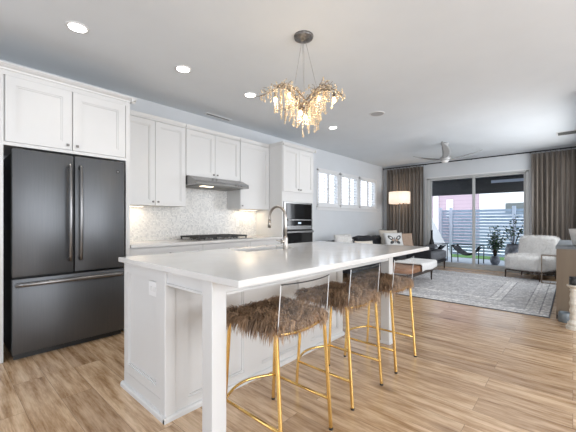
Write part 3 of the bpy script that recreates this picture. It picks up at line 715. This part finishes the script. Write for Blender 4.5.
arms.append([W(.06, 0, 2.12), W(-.0, .01, 2.22), W(-.09, .02, 2.31), W(-.19, .03, 2.325), W(-.29, .02, 2.27), W(-.37, 0, 2.23)])
arms.append([W(-.05, 0, 2.12), W(.03, -.01, 2.20), W(.10, 0, 2.28), W(.17, .0, 2.325), W(.25, 0, 2.29), W(.33, .01, 2.24)])
arms.append([W(0, .0, 2.12), W(-.03, .07, 2.17), W(-.08, .17, 2.21), W(-.16, .25, 2.20)])
arms.append([W(0, .0, 2.12), W(.05, .08, 2.17), W(.10, .17, 2.21), W(.15, .26, 2.17)])
arms.append([W(0, .0, 2.12), W(-.05, -.08, 2.16), W(-.12, -.16, 2.22), W(-.22, -.2, 2.22)])
arms.append([W(0, .0, 2.12), W(.05, -.07, 2.16), W(.12, -.16, 2.21), W(.20, -.22, 2.19)])
MB().sphere(W(0, 0, 2.11), .03, 2).build('hub', M['bronze'], t, True)
tips = []
for k, A in enumerate(arms):
    bz = bez(A, 18); ao = arm(bz, .0085, .004).build('branch', M['bronze'], t, True)
    tw = MB()
    for j in range(5, 19):
        for q in range(2):
            p = bz[j]; d = Vector((rnd.gauss(0, 1), rnd.gauss(0, 1), rnd.uniform(-.1, .7)))*.045
            e_ = p+d; m_ = (p+e_)/2+Vector((rnd.gauss(0, .008), rnd.gauss(0, .008), .008)); tw.tube([p, m_, e_], [.003, .0022, .0014], 5); tips.append((e_, k)); tips.append((p, k))
    tw.build('twig_set', M['bronze'], ao, True)
rnd.shuffle(tips)
def drop(p, n, r, step, parent):
    b = MB(); z = p.z; x, y = p.x, p.y
    b.cyl((x, y, z), (x, y, z-n*step), .0006, .0006, 4)
    for q in range(n):
        rr = r*rnd.uniform(.7, 1.15) if q < n-1 else r*1.3
        b.sphere((x+rnd.gauss(0, .002), y+rnd.gauss(0, .002), z-(q+.7)*step), rr, 1, (1, 1, 1.25))
    return b
cnt = 0
for (p, k) in tips[:98]:
    a_ = (p-cc).dot(rv); rad = abs(a_); zend = 1.89+.30*min(1, (rad/.36))**1.3+rnd.uniform(0, .16)
    n = max(2, int((p.z-zend)/.021)); drop(p, min(n, 15), .0078, .021, t).build('crystal_strand', M['bead'], t, False); cnt += 1
b = MB()
for (p, k) in tips[98:230]:
    for q in range(3):
        b.sphere(p+Vector((rnd.gauss(0, .012), rnd.gauss(0, .012), rnd.uniform(-.03, .03))), rnd.uniform(.005, .009), 1)
o = b.build('crystal_cluster', M['bead'], t, False); o['kind'] = 'stuff'
for (a_, b_, z) in ((-.24, .0, 2.20), (-.12, -.05, 2.22), (.13, .02, 2.22), (.26, .0, 2.20), (.02, .09, 2.08), (-.03, -.08, 2.06)):
    p = W(a_, b_, z); MB().cyl(p+Vector((0, 0, .02)), p+Vector((0, 0, .06)), .011, .009, 10).build('lamp_socket', M['bronze'], t)
    MB().sphere(p, .016, 2, (1, 1, 1.5)).build('bulb', M['bulb'], t, True)
    l = bpy.data.lights.new('chandelier_light', 'POINT'); l.energy = 1.3; l.shadow_soft_size = .03; l.color = (1, .80, .56)
    lo = bpy.data.objects.new('chandelier_light', l); C.objects.link(lo); lo.location = p-Vector((0, 0, .035))

# ================================================================ LIVING ROOM
RX0, RX1, RY0, RY1 = 4.93, 7.95, .205, 3.25
rc = ((RX0+RX1)/2, (RY0+RY1)/2, 0); M['rug'] = rug_mat((RX1-RX0)/2, (RY1-RY0)/2)
t = thing('area_rug', 'large faded grey patterned rug with a dark bound edge', 'rug', rc)
MB().box(RX0+.012, RX1-.012, RY0+.012, RY1-.012, .0005, .012).build('pile', M['rug'], t)
e = MB(); e.box(RX0, RX0+.014, RY0, RY1, .0005, .010, .003); e.box(RX1-.014, RX1, RY0, RY1, .0005, .010, .003); e.box(RX0, RX1, RY0, RY0+.014, .0005, .010, .003); e.box(RX0, RX1, RY1-.014, RY1, .0005, .010, .003)
e.build('binding', M['charcoal'], t)
# curtains
def curtain(label, y0, y1, folds, seed):
    t = thing('curtain', label, 'curtain', (8.67, (y0+y1)/2, 2.68), 'taupe floor-length curtains'); r = random.Random(seed)
    ph = [r.uniform(-.5, .5) for _ in range(folds+2)]; am = [r.uniform(.6, 1.1) for _ in range(folds+2)]
    def F(u, v):
        y = y0+(y1-y0)*u; k = u*folds; i = int(min(k, folds-1)); f_ = k-i
        a = (am[i]*(1-f_)+am[i+1]*f_)*(.062+.01*(1-v)); p = (ph[i]*(1-f_)+ph[i+1]*f_)*(1-v)*1.2
        x = 8.685+a*math.sin(2*PI*k+p)+.015*math.sin(4*PI*k+3*p); yy = y+.022*math.sin(4*PI*k+2*p+.3)
        return Vector((x, yy, .03+2.60*v))
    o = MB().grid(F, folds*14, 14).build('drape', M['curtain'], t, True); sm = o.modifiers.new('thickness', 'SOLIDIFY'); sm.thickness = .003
    for k in range(folds+1):
        yy = y0+(y1-y0)*k/folds; MB().lathe([(.016, -.003), (.019, 0), (.016, .003)], (0, 0, 0), 14).xf(Matrix.Translation((8.70, yy, 2.662)) @ Matrix.Rotation(PI/2, 4, 'X')).build('ring', M['rod'], t, True)
    return t
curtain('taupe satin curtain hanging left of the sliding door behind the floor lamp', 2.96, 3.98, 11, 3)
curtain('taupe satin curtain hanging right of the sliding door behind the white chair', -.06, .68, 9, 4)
t = thing('curtain_rod', 'long black curtain rod across the top of the far wall', 'curtain rod', (8.70, 2.0, 2.68))
MB().cyl((8.70, -.10, 2.675), (8.70, 4.08, 2.675), .014, .014, 14).build('rod', M['rod'], t)
for y in (.70, 1.85, 2.93): MB().box(8.70, 8.80, y-.008, y+.008, 2.667, 2.683).build('bracket', M['rod'], t)
MB().sphere((8.70, 4.09, 2.675), .02, 2).build('finial', M['rod'], t, True)

def softbox(x0, x1, y0, y1, z0, z1, r=.05, puff=.02):
    mb = MB(); mb.box(x0, x1, y0, y1, z0, z1, r)
    return mb
def pad(name, x0, x1, y0, y1, z0, z1, m, parent, r=.04, noise=.008):
    mb = MB(); n = 8
    bm = mb.bm; bmesh.ops.create_cube(bm, size=2); bmesh.ops.subdivide_edges(bm, edges=bm.edges, cuts=7, use_grid_fill=True)
    rr = random.Random(len(name)+int(x0*100)); sx, sy, sz = (x1-x0)/2, (y1-y0)/2, (z1-z0)/2; c = Vector(((x0+x1)/2, (y0+y1)/2, (z0+z1)/2))
    e = lambda v: 5.0
    for v in bm.verts:
        p = v.co.copy(); l = (abs(p.x)**7+abs(p.y)**7+abs(p.z)**7)**(1/7); p /= l
        b_ = 1+.05*math.cos(p.x*2.2)*math.cos(p.y*2.2)
        v.co = Vector((c.x+p.x*sx, c.y+p.y*sy, c.z+p.z*sz*(b_ if p.z > 0 else 1)+noise*math.sin(p.x*5+c.x)*math.sin(p.y*4+c.y)*(p.z > 0)))
    o = mb.build(name, m, parent, True); return o
# sofa with chaise
t = thing('sectional_sofa', 'black fabric sectional sofa with a charcoal chaise along the window wall', 'sofa', (7.0, 3.6, 0))
MB().box(5.26, 8.50, 3.15, 4.06, .16, .30, .02).build('base', M['sofa'], t)
pad('seat_cushion', 5.47, 6.52, 3.12, 3.86, .29, .46, M['sofa'], t); pad('seat_cushion', 6.53, 7.38, 3.12, 3.86, .29, .46, M['sofa'], t)
pad('backrest', 5.46, 8.50, 3.86, 4.07, .28, .70, M['sofa'], t)
pad('armrest', 5.22, 5.46, 3.14, 4.04, .2, .64, M['sofa'], t)
pad('back_cushion', 5.48, 6.55, 3.70, 3.93, .44, .75, M['sofa'], t, .05, .02); pad('back_cushion', 6.56, 7.42, 3.70, 3.93, .44, .80, M['sofa'], t, .05, .02); pad('back_cushion', 7.43, 8.48, 3.70, 3.93, .44, .78, M['sofa'], t, .05, .02)
ch = pad('chaise', 7.39, 8.50, 2.29, 3.72, .24, .475, M['charcoal'], t); ch['label'] = 'charcoal chaise end jutting toward the rug'
MB().box(7.41, 8.48, 2.33, 3.2, .18, .25, .01).build('chaise_base', M['sofa'], t)
for (x, y) in ((7.46, 2.37), (8.44, 2.37), (5.30, 3.20), (5.30, 4.0), (8.44, 4.0), (7.40, 3.2)):
    MB().cyl((x, y, .0125 if RX0 < x < RX1 and RY0 < y < RY1 else 0), (x, y, .19), .013, .022, 12).build('leg', M['dwood'], t)
# throw on the chaise
def throw(name, label, x0, x1, y0, y1, zt, drop, m, seed=1):
    r = random.Random(seed)
    def F(u, v):
        # u across x, v from top inwards to hanging edge
        x = x0+(x1-x0)*u; L = (y1-y0)+drop; s = v*L
        if s < (y1-y0): y = y1-s; z = zt+.006*math.sin(9*u)+.004*math.sin(22*s)
        else: y = y0-.012-.01*math.sin(20*u); z = zt-(s-(y1-y0))+.0
        return Vector((x+.01*math.sin(6*v), y, z+.004))
    o = MB().grid(F, 16, 20).build(name, m, None, True); sm = o.modifiers.new('thickness', 'SOLIDIFY'); sm.thickness = .012; sm.offset = 1
    tag(o, label, 'blanket'); return o
def F(u, v):
    y = 2.36+.55*v; L = .62+.26; s = u*L
    if s < .62: x = 8.0-s; z = .497+.006*math.sin(8*v*2)
    else: x = 7.375-.006*math.sin(14*v); z = .497-(s-.62)*(1-.15*math.sin(3*v))
    return Vector((x, y+.02*math.sin(5*u), z))
o = MB().grid(F, 30, 12).build('throw_blanket', M['sofa'], None, True); sm = o.modifiers.new('thickness', 'SOLIDIFY'); sm.thickness = .012; sm.offset = 1
tag(o, 'black throw blanket draped over the front edge of the chaise', 'blanket')
tag(MB().box(8.16, 8.40, 2.50, 2.76, .502, .54, .015).box(8.17, 8.38, 2.52, 2.74, .541, .575, .015).build('folded_blanket', M['charcoal']), 'small dark folded blanket resting on the chaise', 'blanket')
# pillows
def pillow(label, c, w_, h_, th, lean, yaw, m, name='throw_pillow', fur=None):
    t = thing(name, label, 'pillow', (0, 0, 0), 'pillows on the sofa')
    def Z(u, v): return th/2*max(0, (1-abs(u)**3.2))**.5*max(0, (1-abs(v)**3.2))**.5
    mb = MB(); n = 16
    for sgn in (1, -1):
        def F(a, b_):
            u, v = a*2-1, b_*2-1; pin = 1-.07*(1-abs(v)**2)*abs(u)**4; pin2 = 1-.07*(1-abs(u)**2)*abs(v)**4
            return Vector((u*w_/2*pin, -sgn*Z(u, v), v*h_/2*pin2+h_/2))
        mb.grid(F, n, n)
    bmesh.ops.remove_doubles(mb.bm, verts=mb.bm.verts, dist=1e-4)
    o = mb.build('pillow_body', m, t, True)
    if fur: fur_mesh('fur_cover', bmesh_from(o), 3500, .035, .003, ((.66, .63, .6), (.8, .78, .76)), t, M['wfur'], droop=.3)
    t.location = c; t.rotation_euler = (lean, 0, yaw)
    return t, Z
def bmesh_from(o): b = bmesh.new(); b.from_mesh(o.data); return b
Lz = math.radians(-20)
pillow('fluffy white throw pillow at the left end of the black sofa', (5.70, 3.48, .475), .46, .44, .14, Lz, math.radians(-18), M['whitefab'], fur=True)
pillow('flat tan throw pillow leaning in front of the fluffy white pillow', (5.90, 3.14, .475), .44, .31, .12, math.radians(-24), math.radians(-30), M['cream'])
yawp = math.radians(-40)
pillow('large cream throw pillow behind the butterfly pillow', (7.86, 3.50, .485), .52, .48, .15, Lz, yawp, M['cream'])
bt, Zf = pillow('white throw pillow printed with a dark butterfly', (7.60, 3.27, .485), .50, .42, .14, Lz, yawp, M['whitefab'])
pillow('tan throw pillow right of the butterfly pillow', (7.99, 3.14, .485), .38, .40, .13, Lz, math.radians(-50), M['tan'])
def ell(cx_, cz_, rx, rz, rot, name, m):
    mb = MB(); n = 18; cs = []
    def pt(rad, k):
        a = 2*PI*k/n; x = rx*rad*math.cos(a); z = rz*rad*math.sin(a); x, z = x*math.cos(rot)-z*math.sin(rot)+cx_, x*math.sin(rot)+z*math.cos(rot)+cz_
        return Vector((x, -Zf(x/.25, (z-.21)/.21)-.003, z))
    rings = [[mb.bm.verts.new(pt(r_, k)) for k in range(n)] for r_ in (.15, .5, 1)]
    for A, B in zip(rings, rings[1:]):
        for k in range(n): mb.bm.faces.new((A[k], A[(k+1) % n], B[(k+1) % n], B[k]))
    mb.bm.faces.new(rings[0]); o = mb.build(name, m, bt, True); return o
for s_ in (-1, 1):
    ell(s_*.10, .26, .085, .045, s_*.7, 'butterfly_wing', M['black']); ell(s_*.075, .15, .06, .038, -s_*.6, 'butterfly_wing', M['black'])
    ell(s_*.10, .262, .04, .02, s_*.7, 'wing_patch', M['whitefab']); ell(s_*.045, .20, .03, .03, 0, 'wing_patch', M['tan'])
ell(0, .20, .012, .08, 0, 'butterfly_body', M['black'])
# fix nested print order: patches sit a touch further out
for ch in bt.children:
    if ch.name.startswith('wing_patch'): ch.location.y -= .002
# leather bench with white throw
t = thing('bench', 'brown leather bench on a dark wooden frame in the living room', 'bench', (5.9, 2.3, .012))
pad('leather_cushion', 5.30, 6.62, 2.02, 2.62, .25, .37, M['leather'], t)
f = MB(); f.box(5.33, 6.59, 2.06, 2.10, .19, .245); f.box(5.33, 6.59, 2.54, 2.58, .19, .245); f.box(5.33, 5.37, 2.10, 2.54, .19, .245); f.box(6.55, 6.59, 2.10, 2.54, .19, .245); f.box(5.92, 5.96, 2.10, 2.54, .19, .245); f.build('frame', M['dwood'], t)
for x in (5.36, 6.56):
    for y in (2.08, 2.56): MB().cyl((x, y, .0125), (x, y, .20), .013, .02, 10).build('leg', M['dwood'], t)
def F(u, v):
    x = 5.78+.82*v; L = .12+.50; s = u*L; z1 = .388+.008*math.sin(9*v)
    if s < .5: y = 2.50-s; z = z1
    else: y = 2.0-.005; z = z1-(s-.5)
    return Vector((x, y+.01*math.sin(7*v), z))
o = MB().grid(F, 24, 20).build('sheepskin_throw', M['whitefab'], None, True); sm = o.modifiers.new('thickness', 'SOLIDIFY'); sm.thickness = .016; sm.offset = 1
tag(o, 'white throw laid over the brown leather bench', 'throw')
# floor lamp
lx, ly = 8.10, 3.36
lx, ly = 8.42, 3.50
t = thing('floor_lamp', 'floor lamp with a glowing beige drum shade in front of the left curtain', 'floor lamp', (lx, ly, 0))
MB().cyl((lx, ly, 0), (lx, ly, .02), .12, .12, 28).build('base', M['rod'], t)
MB().cyl((lx, ly, .02), (lx, ly, 2.06), .008, .008, 10).build('pole', M['pewter'], t)
sh = MB(); R_ = .275
sh.lathe([(R_, 1.64), (R_, 1.955)], (lx, ly, 0), 40)
for f in [f for f in sh.bm.faces if len(f.verts) > 4]: sh.bm.faces.remove(f)
o = sh.build('lamp_shade', M['shade'], t, True); sm = o.modifiers.new('thickness', 'SOLIDIFY'); sm.thickness = .004
MB().tube([(lx-.27, ly, 1.93), (lx, ly, 1.95), (lx+.27, ly, 1.93)], .003, 6).build('shade_spider', M['pewter'], t)
MB().sphere((lx, ly, 1.80), .035, 2).build('bulb', M['bulb'], t, True)
l = bpy.data.lights.new('floor_lamp_light', 'POINT'); l.energy = 3; l.color = (1, .82, .62); l.shadow_soft_size = .05; lo = bpy.data.objects.new('floor_lamp_light', l); C.objects.link(lo); lo.location = (lx, ly-.06, 1.80)
tag(MB().lathe([(.05, 0), (.075, .03), (.085, .35), (.06, .60), (.03, .72), (.024, .90), (.032, .93)], (8.66, 2.74, 0), 20).build('floor_vase', M['rod'], None, True), 'tall slim black floor vase between the chaise and the sliding door', 'vase')
t = thing('serving_tray', 'dark tray resting on the chaise near the left curtain', 'tray', (8.28, 2.90, .49))
MB().box(8.14, 8.42, 2.80, 3.0, .492, .500, .003).build('tray_base', M['slate'], t)
r_ = MB(); r_.box(8.14, 8.15, 2.80, 3.0, .500, .535); r_.box(8.41, 8.42, 2.80, 3.0, .500, .535); r_.box(8.15, 8.41, 2.80, 2.81, .500, .535); r_.box(8.15, 8.41, 2.99, 3.0, .500, .535); r_.build('rim', M['rod'], t)

# white fluffy armchair, built facing -Y at the origin, then turned
t = thing('armchair', 'fluffy white armless lounge chair in front of the right curtain', 'armchair', (0, 0, 0))
def blob(name, x0, x1, y0, y1, z0, z1, lean=0):
    mb = MB(); bm = mb.bm; bmesh.ops.create_cube(bm, size=2); bmesh.ops.subdivide_edges(bm, edges=bm.edges, cuts=9, use_grid_fill=True)
    for v in bm.verts:
        p = v.co.copy(); l = (abs(p.x)**6+abs(p.y)**6+abs(p.z)**6)**(1/6); p /= l
        q = Vector(((x0+x1)/2+p.x*(x1-x0)/2, (y0+y1)/2+p.y*(y1-y0)/2, (z0+z1)/2+p.z*(z1-z0)/2)); q.y += lean*(q.z-z0); v.co = q
    c = bm.copy(); o = mb.build(name, M['whitefab'], t, True); return o, c
sb, c1 = blob('seat', -.35, .35, -.375, .33, .17, .47); fur_mesh('seat_fleece', c1, 9000, .03, .004, ((.60, .58, .56), (.80, .79, .78)), t, M['wfur'], droop=.25)
bb, c2 = blob('backrest', -.345, .345, .17, .33, .42, .84, .16); fur_mesh('back_fleece', c2, 9000, .03, .004, ((.60, .58, .56), (.80, .79, .78)), t, M['wfur'], droop=.25)
MB().box(-.31, .31, -.32, .28, .145, .175).build('frame', M['dwood'], t)
for x in (-.30, .30):
    for y in (-.34, .26): MB().cyl((x*1.03, y, .0), (x, y, .16), .011, .018, 10).build('leg', M['dwood'], t)
# a 90deg-ish turn: front (-Y) looks towards -X with a little +Y
t.location = (8.10, .63, .0125); t.rotation_euler = (0, 0, math.radians(-90-21.5))
# side table frame of thin dark bronze next to the armchair
t = thing('c_shaped_table', 'thin bronze-framed side table beside the white lounge chair', 'side table', (7.75, .33, .0125))
sx, sy0, sy1 = 7.56, .20, .425
for y in (sy0, sy1):
    MB().box(sx, sx+.018, y, y+.018, .0125, .52).build('leg', M['bronze'], t)
MB().box(sx, sx+.018, sy0+.018, sy1, .0125, .028).build('foot_bar', M['bronze'], t)
MB().box(sx-.005, sx+.17, sy0, sy1+.018, .521, .536).build('table_top', M['bronze'], t)

# console / built-in at right and its things
t = thing('low_cabinet', 'taupe wood cabinet with a slate top at the right edge of the room', 'cabinet', (5.9, 0, 0))
MB().box(5.099, 6.75, -.118, .148, .0, .835).build('cabinet_body', M['brownwood'], t)
MB().box(4.99, 5.098, -.36, .148, .0, .835).build('end_panel', M['brownwood'], t)
MB().box(4.985, 6.76, -.1185, .155, .836, .865).build('top', M['slate'], t)
MB().box(4.975, 4.99, -.36, .148, 0, .05).build('plinth', M['dwood'], t)
b = MB(); b.lathe([(.035, 0), (.05, .01), (.085, .20), (.088, .205)], (5.35, -.045, .866), 24)
tag(b.build('white_vase', M['whitefab'], None, True), 'flared white vase on the taupe cabinet', 'vase')
tag(MB().lathe([(.055, 0), (.062, .012), (.058, .10), (.05, .115), (.046, .112), (.04, .03)], (4.88, .07, 0), 24).build('small_pot', M['bluepot'], None, True), 'small blue-grey pot on the floor by the taupe cabinet', 'pot')
# carved candle pillar
px, py = 4.62, -.012
t = thing('pillar_candle_holder', 'carved cream pillar candle holder at the right edge', 'candle holder', (px, py, 0))
prof = [(.062, 0), (.062, .03), (.05, .04), (.052, .07), (.038, .085), (.030, .10), (.036, .13), (.030, .16), (.036, .20), (.030, .24), (.038, .28), (.030, .32), (.034, .36), (.028, .40), (.034, .42), (.03, .44), (.05, .455), (.056, .465), (.056, .478)]
MB().lathe([(a*1.15, b_) for a, b_ in prof], (px, py, 0), 12).build('column', M['stone'], t)
cnd = tag(MB().lathe([(.04, 0), (.042, .004), (.042, .085), (.034, .088)], (px, py, .479), 20).build('black_candle', M['black'], None, True), 'black pillar candle standing on the carved holder', 'candle')

# ================================================================ OUTSIDE
tag(MB().box(8.96, 13.4, -3, 7, -.14, -.04).build('patio', M['paver']), 'blue-grey paved patio outside the sliding door', 'patio', kind='structure')
tag(MB().box(11.64, 12.5, -3, 7, -.04, -.02).build('turf_strip', M['turf']), 'strip of green turf along the fence', 'grass', kind='stuff')
t = thing('patio_roof', 'dark boarded patio roof seen through the top of the sliding door', 'roof', (9.9, 2, 2.4))
MB().box(8.96, 10.8, -2.5, 4.25, 2.42, 2.50).build('ceiling_boards', M['darksoffit'], t)
MB().box(10.72, 10.84, -2.5, 4.25, 1.975, 2.42).build('beam', M['darksoffit'], t)
MB().box(10.70, 10.72, -2.5, 1.75, 2.26, 2.34).build('reflection_strip', M['fencepost'], t)  # pale strip painted in place of a bluish reflection on the beam
t = thing('slatted_fence', 'tall blue-grey horizontal slat fence beyond the patio', 'fence', (12.6, 2, 0))
sl = MB()
for k in range(15):
    z = -.02+k*.107; sl.box(12.58, 12.60, -3, 3.72, z, z+.090)
sl.build('slat_panel', M['fence'], t)
for y in (3.66, 3.30, 1.42, -.2, -1.7):
    MB().box(12.52, 12.58, y-.05, y+.05, -.04, 1.66).build('post', M['fencepost'], t)
t = thing('mauve_house', 'mauve sided neighbouring house above the fence at left', 'house', (17, 6, 0))
MB().box(17, 17.3, 3.25, 7.8, 0, 5.2).build('wall', M['mauve'], t)
MB().box(16.94, 17.0, 4.37, 4.66, 1.4, 2.22).build('window', M['whitehouse'], t)
MB().box(16.9, 17, 5.05, 5.25, -.1, 5).build('corner_board', M['whitehouse'], t)
t = thing('white_house', 'white stuccoed neighbouring house above the fence at right', 'house', (17, 0, 0))
MB().box(16.8, 17.0, -5, 3.2, 0, 5.2).build('wall', M['whitehouse'], t)
MB().box(16.74, 16.8, -.4, 2.2, 1.45, 1.95).build('window', M['houseglass'], t)
tag(MB().box(11.9, 12.0, 3.80, 4.35, -.04, 2.05).build('pink_pillar', M['pink']), 'pink stucco pillar at the left of the patio', 'pillar')
tag(MB().prism([(3.62, -.04), (3.78, -.04), (3.80, 1.95), (3.74, 1.95)][::1], 'x', 11.6, 11.62).prism([(3.02, -.04), (3.62, -.04), (3.76, 1.3), (3.72, 1.4)], 'x', 11.6, 11.62).build('patio_drape', M['whitehouse']), 'white tied-back outdoor drape beside the pink pillar', 'curtain')
# low sling patio chairs
def sling(label, x, y):
    t = thing('patio_chair', label, 'chair', (0, 0, 0), 'black sling chairs on the patio')
    def F(u, v):
        a = (u-.5)*2; b_ = (v-.5)*2; return Vector((b_*.33, a*.34, .52-.25*(1-a*a)-.04*(1-b_*b_)))
    o = MB().grid(F, 12, 8).build('sling_seat', M['sofa'], t, True); sm = o.modifiers.new('thickness', 'SOLIDIFY'); sm.thickness = .01
    MB().tube([(-.33, -.34, .52), (.33, -.34, .52), (.33, .34, .52), (-.33, .34, .52)], .012, 8, True).build('top_frame', M['rod'], t)
    for a in (-1, 1):
        for b_ in (-1, 1): MB().cyl((a*.33, b_*.33, 0), (a*.33, b_*.34, .52), .014, .011, 8).build('leg', M['rod'], t)
    t.location = (x, y, -.04); return t
sling('black sling patio chair seen through both door panels, beside the mullion', 10.1, 2.22)
sling('black sling patio chair half hidden behind the chaise', 10.1, 3.18)
# plants
def shrub(label, x, y, z0, R, Hh, n, potm, seed, name='potted_shrub', pr=.12, ph=.24):
    t = thing(name, label, 'plant', (x, y, z0)); r = random.Random(seed)
    MB().lathe([(pr*.6, 0), (pr*.95, ph*.35), (pr, ph*.7), (pr*.75, ph), (pr*.6, ph*.9)], (x, y, z0), 20).build('pot', potm, t, True)
    s = MB(); lf = MB()
    for k in range(n):
        a = r.uniform(0, 2*PI); e = Vector((x+R*r.uniform(.2, 1)*math.cos(a), y+R*r.uniform(.2, 1)*math.sin(a), z0+ph+Hh*r.uniform(.35, 1))); b0 = Vector((x, y, z0+ph*.8)); m_ = b0.lerp(e, .5)+Vector((0, 0, .08))
        s.tube([b0, m_, e], [.006, .004, .002], 5)
        for q in range(9):
            p = m_.lerp(e, r.random())+Vector((r.gauss(0, .03), r.gauss(0, .03), r.gauss(0, .03))); d = Vector((r.gauss(0, 1), r.gauss(0, 1), r.gauss(0, .6))).normalized(); w_ = d.cross(Vector((r.gauss(0, 1), r.gauss(0, 1), r.gauss(0, 1)))).normalized()*.018
            vs = [lf.bm.verts.new(c_) for c_ in (p, p+d*.03+w_, p+d*.075, p+d*.03-w_)]; lf.bm.faces.new(vs)
    s.build('stem_set', M['dwood'], t, True); lf.build('foliage', M['leaf'], t); return t
shrub('leafy dark green shrub in a pot on the patio left of the grey urn', 10.35, 1.60, -.04, .26, .80, 40, M['greypot'], 3)
shrub('thin dark-leaved plant in a large mottled grey urn on the patio', 9.85, 1.12, -.04, .30, .75, 14, M['greypot'], 6, 'planted_urn', .19, .62)
